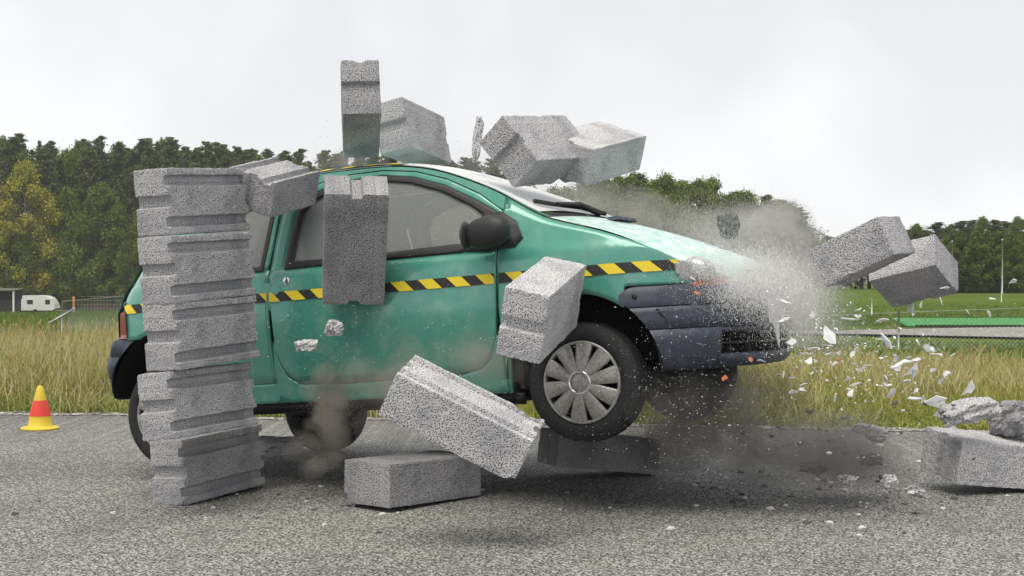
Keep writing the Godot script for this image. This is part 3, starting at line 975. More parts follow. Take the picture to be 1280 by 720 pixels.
func wall_blocks() -> void:
	var g := "blocks of the leaning stack still standing"
	block([-1.482, 0.165, -6.649, 0.0121, -0.5229, -0.0255, -0.8519], "grey clinker block at the bottom of the leaning stack, on the asphalt", "block_grey", g, Vector3(0.608, 0.306, 0.196), 1, 1, [[Vector3(-0.31, -0.16, 0.10), 0.03]])
	block([-1.439, 0.506, -6.257, 0.0391, -0.5265, -0.0349, -0.8486], "grey clinker block second from the bottom of the leaning stack", "block_grey", g, Vector3(0.59, 0.2985, 0.19), 1, 1, [[Vector3(-0.31, 0.16, -0.11), 0.035]])
	block([-1.423, 0.821, -6.265, -0.0053, 0.5321, 0.0318, 0.8460], "grey clinker block in the middle of the leaning stack", "block_grey", g, Vector3(0.59, 0.2985, 0.19), 1, 1, [[Vector3(0.31, -0.05, 0.11), 0.035]])
	block([-1.440, 1.118, -6.253, -0.0010, 0.5333, 0.0352, 0.8452], "grey clinker block second from the top of the leaning stack", "block_grey", g, Vector3(0.59, 0.2985, 0.19), 1, 1, [[Vector3(0.30, -0.15, 0.11), 0.025]])
	block([-1.484, 1.427, -6.347, 0.0069, 0.5352, 0.0378, 0.8439], "topmost grey clinker block of the leaning stack", "block_grey", g, Vector3(0.59, 0.2985, 0.19))
	g = "blocks flying through the air"
	var tilted := block([-1.217, 1.503, -6.633, -0.4505, 0.3645, 0.3763, 0.7229], "tilted grey block with a dark underside behind the top of the stack", "block_grey", g, Vector3(0.38, 0.273, 0.179))
	tilted.translate_object_local(Vector3(0.088, 0, 0))
	block([-0.737, 1.243, -6.370, -0.6969, -0.6611, -0.1388, 0.2408], "upright flying block in front of the car's side window", "block_dark", g, Vector3(0.59, 0.29, 0.19), 0, 1, [[Vector3(0.30, -0.02, 0.12), 0.03]], 0.7)
	block([-0.782, 1.934, -7.022, 0.1187, -0.7413, 0.0812, -0.6556], "highest flying block, seen end-on above the roof", "block_dark", g, Vector3(0.59, 0.29, 0.19), 0, 1, [[Vector3(-0.30, 0.17, 0.0), 0.04]])
	block([-0.574, 1.901, -7.897, -0.1099, 0.5679, 0.0279, 0.8153], "pale smooth-sided flying block above the roof, right of the highest one", "block_grey", g, Vector3(0.59, 0.29, 0.19), 0, 1, [[Vector3(0.20, 0.02, 0.115), 0.028]], 0.6)
	block([0.140, 1.702, -6.720, 0.2782, -0.4305, -0.2063, -0.8335], "large dark flying block tumbling above the windscreen", "block_grey", g, Vector3(0.59, 0.29, 0.19), 0, 1, [[Vector3(0.12, -0.16, -0.10), 0.06], [Vector3(0.05, 0.155, 0.10), 0.025]], 1.3)
	block([0.418, 1.718, -7.011, 0.4666, -0.3357, -0.3504, -0.7395], "pale broken flying block just right of the large dark one above the windscreen", "block_pale", g, Vector3(0.59, 0.29, 0.19), 0, 1, [[Vector3(0.12, 0.10, -0.17), 0.11], [Vector3(0.30, -0.1, -0.16), 0.07], [Vector3(-0.1, 0.0, -0.17), 0.085]], 0.8)
	block([0.130, 0.942, -5.770, 0.1549, 0.5904, 0.0280, 0.7916], "white-topped block hanging in the air over the front wheel arch", "block_pale", g, Vector3(0.59, 0.29, 0.19), 0, 1, [], 1.1)
	block([-0.195, 0.516, -5.386, -0.5990, 0.1080, -0.2047, 0.7665], "grooved pale block falling diagonally below the door", "block_pale", g, Vector3(0.59, 0.29, 0.19), 1, 1, [[Vector3(0.22, 0.19, 0.12), 0.085], [Vector3(0.30, -0.14, -0.11), 0.05], [Vector3(0.31, 0.0, -0.11), 0.03]], 0.8)
	block([1.640, 1.194, -6.37, -0.6286, 0.0703, -0.3584, -0.6866], "broken half block flying highest at the right, over the lawn", "block_grey", g, Vector3(0.37, 0.29, 0.19), 0, 0, [[Vector3(-0.06, 0.12, 0.13), 0.05]], 1.1)
	block([2.078, 1.102, -7.039, -0.4363, 0.2221, -0.2496, -0.8355], "dark broken half block flying below its twin at the right", "block_grey", g, Vector3(0.36, 0.29, 0.19), 0, 0, [[Vector3(0.0, -0.16, 0.14), 0.07], [Vector3(0.19, -0.15, 0.12), 0.04]], 1.1)
	g = "blocks on the asphalt"
	block([-0.467, 0.117, -6.477, 0.6343, 0.2903, -0.3011, 0.6502], "grey block lying flat on the asphalt beneath the diagonal one", "block_dark", g, Vector3(0.62, 0.305, 0.2), 0, 0, [[Vector3(-0.31, -0.16, 0.08), 0.03]], 0.9)
	block([2.454, 0.156, -6.852, -0.6606, 0.1350, 0.0521, 0.7367], "block with a chalk-white top skidding at the lower right edge", "block_pale", g, Vector3(0.669, 0.329, 0.215), 0, 1, [[Vector3(-0.2, 0.17, 0.1), 0.04]], 1.4)
	block([0.468, 0.135, -7.353, 0.7159, -0.1628, -0.0812, -0.6741], "dark dusty block being run over under the front wheel", "block_grey", g, Vector3(0.59, 0.29, 0.19), 1, 1, [[Vector3(0.1, 0.17, -0.1), 0.06]], 1.2)

# ------------------------------------------------------------------ the car
# car axes: x forward from the rear axle, y up, z to the near (right) side
var E_y := [Vector2(-0.16, 1.27), Vector2(0.1, 1.345), Vector2(0.5, 1.385), Vector2(0.9, 1.392), Vector2(1.26, 1.385), Vector2(1.45, 1.36), Vector2(1.63, 1.31), Vector2(1.91, 1.19), Vector2(2.09, 1.085), Vector2(2.2, 1.03), Vector2(2.5, 0.935), Vector2(2.72, 0.84), Vector2(2.84, 0.765), Vector2(2.93, 0.715), Vector2(3.0, 0.68)]
var top_y := [Vector2(-0.24, 1.28), Vector2(-0.05, 1.39), Vector2(0.3, 1.44), Vector2(0.8, 1.462), Vector2(1.14, 1.455), Vector2(1.41, 1.41), Vector2(1.60, 1.345), Vector2(1.85, 1.235), Vector2(2.14, 1.095), Vector2(2.32, 1.04), Vector2(2.49, 0.982), Vector2(2.68, 0.905), Vector2(2.85, 0.835), Vector2(2.97, 0.77), Vector2(3.02, 0.72), Vector2(3.03, 0.66)]

func half_w(x: float, y: float) -> float:
	var w := 0.80 + 0.012 * sin(clampf((y - 0.3) / 0.6, 0.0, 1.0) * PI)
	if y < 0.62: w -= 0.20 * pow(0.62 - y, 1.3)
	if y > 0.85: w -= (y - 0.85) * 0.42
	var xr := -0.475
	if y > 0.62: xr = lerpf(-0.455, -0.17, clampf((y - 0.75) / 0.58, 0.0, 1.0))
	var xf := 3.03
	var ur := clampf((x - xr) / 0.42, 0.0, 1.0)
	var uf := clampf((xf - x) / 0.58, 0.0, 1.0)
	var c := pow(maxf(0.0, 1.0 - pow(1.0 - ur, 3.2)), 1.0 / 3.2) * pow(maxf(0.0, 1.0 - pow(1.0 - uf, 2.4)), 1.0 / 2.4)
	return w * c

func sp(x: float, y: float, out := 0.0, side := 1.0) -> Vector3:
	return Vector3(x, y, side * (half_w(x, y) + out))

# columns between a lower and an upper curve on the body side
func side_panel(st: SurfaceTool, x0: float, x1: float, n: int, lo: Callable, hi: Callable, k: int, side: float, out := 0.0, edge := 0.02) -> void:
	var rows := []
	for i in n + 1:
		var x := lerpf(x0, x1, float(i) / n)
		var a: float = lo.call(x)
		var b: float = maxf(hi.call(x), a + 0.001)
		var row := PackedVector3Array()
		if edge > 0.0: row.append(sp(x, a, out - edge, side))
		for j in k + 1: row.append(sp(x, lerpf(a, b, float(j) / k), out, side))
		if edge > 0.0: row.append(sp(x, b, out - edge, side))
		rows.append(row)
	if edge > 0.0:
		for e in [0, -1]:
			var r: PackedVector3Array = rows[e].duplicate()
			for j in r.size(): r[j].z -= side * edge
			if e == 0: rows.push_front(r)
			else: rows.append(r)
	sheet(st, rows, side < 0)

func ribbon(st: SurfaceTool, a: Array, b: Array, n: int, out: float, side: float) -> void:
	# strip between two matching polylines given in (x, y) on the side surface
	var rows := []
	for i in a.size() - 1:
		for s in n:
			var t := float(s) / n
			rows.append([a[i].lerp(a[i + 1], t), b[i].lerp(b[i + 1], t)])
	rows.append([a[-1], b[-1]])
	var out_rows := []
	for r in rows:
		var row := PackedVector3Array()
		row.append(sp(r[0].x, r[0].y, out - 0.012, side))
		for j in 4:
			var p: Vector2 = r[0].lerp(r[1], j / 3.0)
			row.append(sp(p.x, p.y, out, side))
		row.append(sp(r[1].x, r[1].y, out - 0.012, side))
		out_rows.append(row)
	sheet(st, out_rows, side > 0)

func arch(x: float, cx: float, r: float) -> float:
	return 0.30 + sqrt(maxf(0.0, r * r - (x - cx) * (x - cx)))

func car() -> void:
	var c := thing("car", "small green hatchback with hazard tape leaping nose-up through the blocks", "car")
	var a := deg_to_rad(25.3)
	c.basis = Basis(Vector3.UP, -a) * Basis(Vector3.BACK, deg_to_rad(4.3)) * Basis(Vector3.RIGHT, deg_to_rad(-1.5))
	c.position = Vector3(-1.449, 0.137, -7.763)
	var st := mb()
	# dark inner structure seen through gaps, arches and below
	box(st, Vector3(1.18, 0.24, 0), Vector3(1.62, 0.10, 1.46), 0.02)
	box(st, Vector3(2.36, 0.52, 0), Vector3(0.95, 0.40, 1.06), 0.04)
	box(st, Vector3(2.06, 0.62, 0), Vector3(0.06, 0.75, 1.48), 0.02)
	box(st, Vector3(-0.06, 0.40, 0), Vector3(0.72, 0.16, 1.06), 0.04)
	box(st, Vector3(0.0, 0.27, 0), Vector3(0.08, 0.08, 1.3), 0.02)
	box(st, Vector3(2.345, 0.27, 0), Vector3(0.08, 0.08, 1.3), 0.02)
	part("underbody", done(st), M.void_black, c)
	for s in [1.0, -1.0]: car_side(c, s)
	car_top(c)
	car_front(c)
	car_rear(c)
	car_inside(c)
	wheel(c, Vector3(2.345, 0.27, 0.79), 1.0, "", 0.0)
	wheel(c, Vector3(2.345, 0.27, -0.79), -1.0, "", 0.0)
	wheel(c, Vector3(0.0, 0.20, 0.79), 1.0, "", 0.0)
	wheel(c, Vector3(0.0, 0.15, -0.79), -1.0, "", 0.0)

func car_side(c: Node3D, s: float) -> void:
	var belt := func(_x): return 0.902
	var E := func(x): return smooth_curve(E_y, x) - 0.006
	# door skin
	var dlo := [Vector2(0.692, 0.78), Vector2(0.700, 0.55), Vector2(0.722, 0.44), Vector2(0.76, 0.365), Vector2(0.83, 0.328), Vector2(1.1, 0.322), Vector2(1.72, 0.335), Vector2(1.84, 0.36), Vector2(1.90, 0.41), Vector2(1.94, 0.52), Vector2(1.957, 0.74)]
	var st := mb()
	side_panel(st, 0.692, 1.957, 60, func(x): return lerp_curve(dlo, x), belt, 12, s, 0.0, 0.02)
	var door := part("door", done(st), M.paint, c)
	# quarter panel below the belt, open round the rear wheel
	st = mb()
	side_panel(st, -0.47, 0.684, 60, func(x): return maxf(arch(x, 0.0, 0.335) if absf(x) < 0.335 else 0.2, 0.60 if x < -0.16 else (0.335 if x > 0.335 else 0.0)), belt, 12, s, 0.0, 0.02)
	# pillar behind the quarter window, and the strips above and before it
	side_panel(st, -0.40, 0.22, 24, belt, E, 10, s, 0.0, 0.0)
	side_panel(st, 0.22, 0.66, 12, func(x): return lerpf(1.19, 1.27, (x - 0.22) / 0.44), E, 4, s, 0.0, 0.0)
	side_panel(st, 0.640, 0.676, 3, belt, func(_x): return 1.28, 8, s, 0.0, 0.01)
	part("quarter_panel", done(st), M.paint, c)
	st = mb()
	side_panel(st, 0.22, 0.645, 10, belt, func(x): return lerpf(1.20, 1.28, (x - 0.22) / 0.44), 6, s, -0.010, 0.0)
	part("quarter_window", done(st), M.dusty_glass, c)
	st = mb()
	ribbon(st, [Vector2(0.215, 0.900), Vector2(0.648, 0.900), Vector2(0.648, 1.28)], [Vector2(0.24, 0.925), Vector2(0.625, 0.925), Vector2(0.625, 1.26)], 6, 0.004, s)
	part("window_seal", done(st), M.trim_black, c)
	# sill
	st = mb()
	side_panel(st, 0.335, 1.958, 80, func(_x): return 0.235, func(x): return (lerp_curve(dlo, x) - 0.007) if x > 0.692 and x < 1.957 else 0.335, 6, s, -0.002, 0.02)
	part("sill", done(st), M.paint, c)
	st = mb()
	side_panel(st, 0.335, 2.02, 20, func(_x): return 0.18, func(_x): return 0.232, 2, s, -0.03, 0.02)
	part("sill_guard", done(st), M.trim_black, c)
	# front wing
	st = mb()
	side_panel(st, 1.965, 2.86, 70, func(x):
		if x > 2.575: return 0.682
		return maxf(arch(x, 2.345, 0.365) if absf(x - 2.345) < 0.365 else 0.235, 0.235), E, 12, s, 0.0, 0.02)
	part("front_wing", done(st), M.paint, c)
	# door frame, seal and glass
	var o := [Vector2(0.692, 0.902), Vector2(0.688, 1.05), Vector2(0.690, 1.19), Vector2(0.735, 1.285), Vector2(0.93, 1.345), Vector2(1.08, 1.360), Vector2(1.26, 1.360), Vector2(1.45, 1.333), Vector2(1.64, 1.272), Vector2(1.83, 1.178), Vector2(1.957, 1.085), Vector2(1.957, 0.902)]
	var m := [Vector2(0.775, 0.902), Vector2(0.775, 1.05), Vector2(0.785, 1.19), Vector2(0.83, 1.268), Vector2(0.96, 1.315), Vector2(1.09, 1.332), Vector2(1.26, 1.338), Vector2(1.44, 1.308), Vector2(1.63, 1.245), Vector2(1.81, 1.153), Vector2(1.95, 1.075), Vector2(1.952, 0.902)]
	var n := [Vector2(0.82, 0.935), Vector2(0.82, 1.05), Vector2(0.828, 1.18), Vector2(0.868, 1.24), Vector2(0.98, 1.283), Vector2(1.10, 1.301), Vector2(1.25, 1.309), Vector2(1.43, 1.278), Vector2(1.62, 1.213), Vector2(1.78, 1.13), Vector2(1.86, 1.075), Vector2(1.77, 0.945)]
	st = mb()
	ribbon(st, o, m, 6, 0.0, s)
	part("frame", done(st), M.paint, door)
	st = mb()
	ribbon(st, m, n, 6, 0.003, s)
	ribbon(st, [Vector2(0.775, 0.900), Vector2(1.2, 0.900), Vector2(1.78, 0.900)], [Vector2(0.82, 0.937), Vector2(1.2, 0.932), Vector2(1.78, 0.945)], 8, 0.004, s)
	part("window_seal", done(st), M.trim_black, door)
	st = mb()
	var gl := n.slice(2, 11)
	side_panel(st, 0.82, 1.858, 40, func(x): return 0.93 if x < 1.76 else lerpf(0.93, 1.07, (x - 1.76) / 0.098), func(x): return lerp_curve(gl, x), 8, s, -0.008, 0.0)
	part("window", done(st), M.dusty_glass, door)
	# roof side between door frame and roof
	st = mb()
	side_panel(st, 0.66, 2.0, 40, func(x): return minf(lerp_curve(o.slice(2, 11), x) + 0.006, smooth_curve(E_y, x) - 0.007), E, 3, s, 0.0, 0.0)
	part("roof_rail", done(st), M.paint, c)
	# handle and lock
	st = mb()
	var hb := sp(0.66, 0.765, -0.004, s)
	ball(st, hb, Vector3(0.080, 0.075, 0.0062), Basis(), 24)
	part("handle_cup", done(st), M.paint, door)
	st = mb()
	ball(st, sp(0.735, 0.765, -0.002, s), Vector3(0.055, 0.060, 0.0046), Basis(), 24)
	part("handle", done(st), M.paint, door)
	st = mb()
	var lk := sp(0.80, 0.838, 0.0, s)
	ball(st, lk, Vector3(0.020, 0.022, 0.006), Basis(), 14)
	part("lock", done(st), M.chrome, door)
	st = mb()
	box(st, lk + Vector3(0, 0, 0.0065 * s), Vector3(0.003, 0.016, 0.002))
	part("keyhole", done(st), M.trim_black, door)
	# crease along the door bottom
	# sail panel and mirror
	st = mb()
	ribbon(st, [Vector2(1.76, 0.908), Vector2(1.92, 0.895), Vector2(2.05, 0.905), Vector2(2.085, 0.945)], [Vector2(1.80, 0.95), Vector2(1.87, 1.075), Vector2(1.955, 1.082), Vector2(2.045, 1.025)], 8, 0.008, s)
	part("sail_panel", done(st), M.dark_plastic, c)
	st = mb()
	var mz := 0.90 * s
	ball(st, Vector3(1.975, 0.972, mz), Vector3(0.122, 0.072, 0.066), Basis(Vector3.BACK, 0.10) * Basis(Vector3.UP, -0.25 * s), 26, 2.35)
	var mir := part("mirror", done(st), M.dark_plastic, c)
	st = mb()
	tube(st, PackedVector3Array([Vector3(1.98, 0.95, 0.74 * s), Vector3(1.98, 0.955, 0.86 * s)]), PackedFloat32Array([0.045, 0.035]), 12)
	part("stalk", done(st), M.dark_plastic, mir)
	st = mb()
	ball(st, Vector3(1.862, 0.966, mz), Vector3(0.012, 0.065, 0.062), Basis(), 14)
	part("mirror_glass", done(st), M.caravan_window, mir)
	# hazard tape along the side
	var runs := [[-0.40, 0.684], [0.700, 1.950], [1.972, 2.80]]
	for r in runs:
		st = mb()
		side_panel(st, r[0], r[1], maxi(8, int((r[1] - r[0]) * 40)), func(_x): return 0.741, func(_x): return 0.788, 2, s, 0.003, 0.0)
		var tp := part("hazard_tape", done(st), M.tape_black, c)
		var x: float = floor(r[0] / 0.152) * 0.152 + 0.03
		while x < r[1]:
			var y0 := 0.741; var y1 := 0.788
			var w := 0.078; var sh := 0.05
			st = mb()
			var rows := []
			for i in 5:
				var row := PackedVector3Array()
				for j in 5:
					var yy := lerpf(y0, y1, j / 4.0)
					var xx := x + w * i / 4.0 + sh * (1.0 - j / 4.0)
					row.append(sp(clampf(xx, r[0], r[1]), yy, 0.0055, s))
				rows.append(row)
			if x + w + sh > r[0] + 0.02 and x < r[1] - 0.01:
				sheet(st, rows, s < 0)
				part("yellow_stripe", done(st), M.tape_yellow, tp)
			x += 0.152
	# inner wheel arch liners and door trim
	for w in [[0.0, 0.345], [2.345, 0.375]]:
		st = mb()
		var rows := []
		for i in 17:
			var t := PI * i / 16.0
			var q := Vector3(w[0] + cos(t) * w[1], 0.30 + sin(t) * w[1], 0.785 * s)
			rows.append(PackedVector3Array([q, Vector3(q.x, q.y, 0.52 * s), Vector3(w[0], 0.30, 0.52 * s)]))
		sheet(st, rows)
		part("arch_liner", done(st), M.void_black, c)
	st = mb()
	side_panel(st, 0.36, 2.05, 20, func(_x): return 0.25, func(_x): return 0.895, 4, s, -0.07, 0.0)
	part("door_trim", done(st), M.interior_grey, c)

func top_pt(x: float, t: float, lift := 0.0) -> Vector3:
	# t from -1 to 1 across the car
	var ye := smooth_curve(E_y, x)
	var ze := half_w(x, ye)
	var yc := smooth_curve(top_y, x)
	return Vector3(x, lerpf(yc, ye, pow(absf(t), 2.3)) + lift, ze * t)

func top_sheet(st: SurfaceTool, x0: float, x1: float, n: int, t0 := -1.0, t1 := 1.0, k := 20, lift := 0.0, bow := 0.0) -> void:
	var rows := []
	for i in n + 1:
		var row := PackedVector3Array()
		for j in k + 1:
			var t := lerpf(t0, t1, float(j) / k)
			# the edge bows forward at the middle
			var x := lerpf(x0 + bow * (1.0 - t * t), x1 + bow * (1.0 - t * t), float(i) / n)
			row.append(top_pt(minf(x, 3.025), t, lift))
		rows.append(row)
	sheet(st, rows)

func car_top(c: Node3D) -> void:
	var st := mb()
	top_sheet(st, -0.165, 1.30, 30)
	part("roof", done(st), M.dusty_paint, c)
	st = mb()
	top_sheet(st, 1.306, 2.13, 30, -0.965, 0.965, 24, 0.0)
	var ws := part("windscreen", done(st), M.crazed_glass, c)
	ws.set_meta("label", "windscreen crazed white and caked with dust")
	st = mb()
	for q in [[-1.0, -0.955], [0.955, 1.0]]: top_sheet(st, 1.303, 2.2, 24, q[0], q[1], 3, 0.003)
	part("windscreen_pillar", done(st), M.paint, c)
	# bonnet, pushed up and dented at its front
	st = mb()
	var rows := []
	for i in 41:
		var row := PackedVector3Array()
		for j in 33:
			var t := lerpf(-0.985, 0.985, j / 32.0)
			var x := minf(lerpf(2.20 + 0.05 * (1.0 - t * t), 2.985, i / 40.0), 3.02)
			var p := top_pt(x, t)
			var f := smoothstep(2.5, 2.95, x)
			p.y += f * (0.016 * noise_b.get_noise_2d(x * 40.0, t * 22.0) - 0.02 * smoothstep(0.6, 1.0, t))
			row.append(p)
		rows.append(row)
	sheet(st, rows)
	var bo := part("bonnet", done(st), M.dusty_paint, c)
	# cowl with three round vents, wiper
	st = mb()
	top_sheet(st, 2.13, 2.196, 4, -0.96, 0.96, 20, -0.004, 0.03)
	part("cowl", done(st), M.dark_plastic, c)
	for k in 3:
		st = mb()
		var p := top_pt(2.335, 0.30 - 0.13 * k, 0.004)
		lathe(st, [Vector2(0.0, 0.006), Vector2(0.026, 0.006), Vector2(0.034, 0.016), Vector2(0.042, 0.0)], 20, false, p)
		part("vent", done(st), M.bumper_plastic, bo)
	st = mb()
	tube(st, PackedVector3Array([top_pt(2.20, 0.12, 0.02), top_pt(2.165, 0.34, 0.045), top_pt(2.12, 0.60, 0.03)]), PackedFloat32Array([0.018, 0.014, 0.009]), 8)
	part("wiper_arm", done(st), M.trim_black, c)
	st = mb()
	tube(st, PackedVector3Array([top_pt(2.185, -0.05, 0.022), top_pt(2.155, 0.3, 0.030), top_pt(2.105, 0.62, 0.022), top_pt(2.06, 0.80, 0.018)]), PackedFloat32Array([0.011]), 6)
	part("wiper_blade", done(st), M.trim_black, c)
	# hazard tape along the roof edge
	st = mb()
	top_sheet(st, 0.70, 1.36, 16, 0.86, 0.97, 3, 0.004)
	var tp := part("roof_tape", done(st), M.tape_black, c)
	for i in 5:
		st = mb()
		top_sheet(st, 0.72 + 0.135 * i, 0.79 + 0.135 * i, 4, 0.865, 0.965, 3, 0.007)
		part("yellow_stripe", done(st), M.tape_yellow, tp)

# plan outline of the bumpers: u 0..1 from near side to far side
func plan_front(u: float, y: float, out: float) -> Vector3:
	# angle parameter round the nose
	var t := lerpf(1.0, -1.0, u)
	var px: float
	var pz: float
	var a := absf(t)
	if a > 0.62:
		px = lerpf(2.80, 2.55, (a - 0.62) / 0.38)
	else:
		px = 2.80 + 0.228 * pow(1.0 - pow(a / 0.62, 2.2), 0.75)
	if a > 0.62: px = maxf(px, maxf(2.345 + sqrt(maxf(0.0, 0.375 * 0.375 - (y - 0.30) * (y - 0.30))), 2.545 + 0.09 * smoothstep(0.650, 0.69, y)))
	pz = half_w(minf(px, 3.0295), 0.55)
	if a <= 0.62: pz = minf(pz, half_w(2.80, 0.55)) * 1.0
	if a <= 0.62: pz = half_w(2.80, 0.55) * pow(a / 0.62, 0.85)
	return Vector3(px + out * (1.0 if a < 0.62 else 0.3), y, signf(t) * (pz + out * clampf(a * 1.4, 0.0, 1.0)))

func front_sheet(st: SurfaceTool, u0: float, u1: float, n: int, prof: Array) -> void:
	var rows := []
	for i in n + 1:
		var u := lerpf(u0, u1, float(i) / n)
		var row := PackedVector3Array()
		for p in prof: row.append(plan_front(u, p.x, p.y))
		rows.append(row)
	sheet(st, rows)

func car_front(c: Node3D) -> void:
	# bumper skin in three bands with seams between them
	var st := mb()
	var upper := [Vector2(0.69, -0.05), Vector2(0.688, -0.012), Vector2(0.682, -0.002), Vector2(0.668, 0.008), Vector2(0.645, 0.015), Vector2(0.615, 0.020), Vector2(0.590, 0.0225), Vector2(0.5865, 0.021), Vector2(0.585, 0.016)]
	var mid := [Vector2(0.5835, 0.016), Vector2(0.582, 0.0225), Vector2(0.56, 0.026), Vector2(0.53, 0.0285), Vector2(0.487, 0.029), Vector2(0.4855, 0.024)]
	var low := [Vector2(0.4838, 0.023), Vector2(0.482, 0.029), Vector2(0.43, 0.027), Vector2(0.37, 0.018), Vector2(0.33, 0.004), Vector2(0.305, -0.02), Vector2(0.30, -0.06)]
	front_sheet(st, 0.0, 1.0, 72, upper)
	front_sheet(st, 0.0, 1.0, 72, mid)
	front_sheet(st, 0.0, 0.255, 22, low)
	front_sheet(st, 0.745, 1.0, 22, low)
	front_sheet(st, 0.25, 0.75, 40, [Vector2(0.365, 0.0), Vector2(0.36, 0.020), Vector2(0.33, 0.006), Vector2(0.305, -0.02), Vector2(0.30, -0.06)])
	front_sheet(st, 0.25, 0.75, 40, [Vector2(0.482, 0.018), Vector2(0.479, 0.028), Vector2(0.462, 0.028), Vector2(0.458, 0.0)])
	var b := part("front_bumper", done(st), M.bumper_plastic, c)
	for s in [1.0, -1.0]:
		st = mb()
		ball(st, sp(2.625, 0.635, 0.016, s), Vector3(0.013, 0.013, 0.006), Basis(), 12)
		part("screw", done(st), M.trim_black, b)
	# intake with bars
	st = mb()
	front_sheet(st, 0.25, 0.75, 40, [Vector2(0.462, -0.03), Vector2(0.36, -0.035)])
	var it := part("air_intake", done(st), M.void_black, b)
	st = mb()
	front_sheet(st, 0.25, 0.75, 40, [Vector2(0.418, -0.02), Vector2(0.416, 0.010), Vector2(0.406, 0.010), Vector2(0.404, -0.02)])
	part("grille_bar", done(st), M.trim_black, it)
	for k in 6:
		st = mb()
		var p := plan_front(0.29 + 0.07 * k, 0.41, -0.008)
		box(st, p, Vector3(0.02, 0.10, 0.014))
		part("grille_rib", done(st), M.trim_black, it)
	# bowed rubbing strip mark
	st = mb()
	var pts := PackedVector3Array()
	for i in 9: pts.append(plan_front(0.12 + 0.035 * sin(i / 8.0 * 1.6), 0.575 - 0.085 * i / 8.0, 0.03))
	tube(st, pts, PackedFloat32Array([0.006]), 6)
	part("moulding", done(st), M.bumper_plastic, b)
	# broken number plate
	st = mb()
	st.set_smooth_group(-1)
	var c0 := plan_front(0.47, 0.545, 0.055)
	var pl := [Vector2(-0.20, 0.05), Vector2(-0.05, 0.055), Vector2(0.02, 0.03), Vector2(0.08, 0.058), Vector2(0.10, -0.01), Vector2(0.03, -0.055), Vector2(-0.02, -0.02), Vector2(-0.05, -0.17), Vector2(-0.08, -0.13), Vector2(-0.13, -0.05), Vector2(-0.19, -0.055)]
	var pg := PackedVector2Array(pl)
	for k in Geometry2D.triangulate_polygon(pg): st.add_vertex(c0 + Vector3(0.004, pg[k].y, -pg[k].x))
	for k in Geometry2D.triangulate_polygon(pg): st.add_vertex(c0 + Vector3(-0.002, pg[k].y, -pg[k].x))
	for i in pg.size():
		var q := pg[i]; var r := pg[(i + 1) % pg.size()]
		quad(st, c0 + Vector3(0.004, q.y, -q.x), c0 + Vector3(0.004, r.y, -r.x), c0 + Vector3(-0.002, r.y, -r.x), c0 + Vector3(-0.002, q.y, -q.x))
	var np := part("number_plate", done(st), M.shard_white, c)
	np.set_meta("label", "shattered white number plate")
	# nose panel between bonnet and bumper
	st = mb()
	front_sheet(st, 0.22, 0.78, 40, [Vector2(0.735, -0.06), Vector2(0.70, -0.02), Vector2(0.684, -0.012)])
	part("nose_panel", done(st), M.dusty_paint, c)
	# headlights: dark broken bowl, some lens left, orange indicator
	for s in [1.0, -1.0]:
		st = mb()
		side_panel(st, 2.79, 2.965, 16, func(x): return 0.694 + 0.03 * smoothstep(2.83, 2.79, x), func(x): return maxf(smooth_curve(E_y, x) + 0.006 - 0.03 * smoothstep(2.82, 2.79, x), 0.70), 6, s, 0.009, 0.02)
		var hl := part("headlight", done(st), M.broken_bowl if s > 0 else M.lens_white, c)
		st = mb()
		ball(st, sp(2.862, 0.742, -0.035, s), Vector3(0.072, 0.055, 0.060), Basis(Vector3.BACK, -0.45), 26, 2.5)
		part("reflector", done(st), M.lens_cracked, hl)
		if s > 0: hl.set_meta("label", "smashed right headlight, its bowl laid bare")
		st = mb()
		st.set_smooth_group(-1)
		for k in 9:
			var q := sp(rng.randf_range(2.80, 2.95), rng.randf_range(0.70, 0.745), rng.randf_range(0.01, 0.03), s)
			tri(st, q, q + Vector3(rng.randf_range(0.01, 0.035), rng.randf_range(-0.025, 0.025), rng.randf_range(-0.03, 0.03)), q + Vector3(rng.randf_range(-0.02, 0.02), rng.randf_range(0.01, 0.03), rng.randf_range(-0.03, 0.03)))
		part("broken_lens", done(st), M.shard_white, hl)
		st = mb()
		side_panel(st, 2.845, 2.985, 14, func(x): return 0.672 - 0.020 * sin(clampf((x - 2.845) / 0.14, 0.0, 1.0) * PI), func(x): return 0.678 + 0.020 * sin(clampf((x - 2.845) / 0.14, 0.0, 1.0) * PI), 4, s, 0.022, 0.012)
		part("indicator", done(st), M.lens_orange, hl)

func plan_rear(u: float, y: float, out: float) -> Vector3:
	var t := lerpf(1.0, -1.0, u)
	var a := absf(t)
	var px: float
	var pz: float
	if a > 0.7:
		px = lerpf(-0.32, -0.15, (a - 0.7) / 0.3)
		pz = 0.79
	else:
		px = -0.32 - 0.14 * pow(1.0 - pow(a / 0.7, 3.0), 0.7)
		pz = 0.79 * pow(a / 0.7, 0.72)
	if a > 0.7: pz = lerpf(0.785, 0.80, (a - 0.7) / 0.3)
	return Vector3(px - out * (1.0 if a < 0.7 else 0.35), y, signf(t) * (pz + out * clampf(a, 0.0, 1.0) * 0.6))

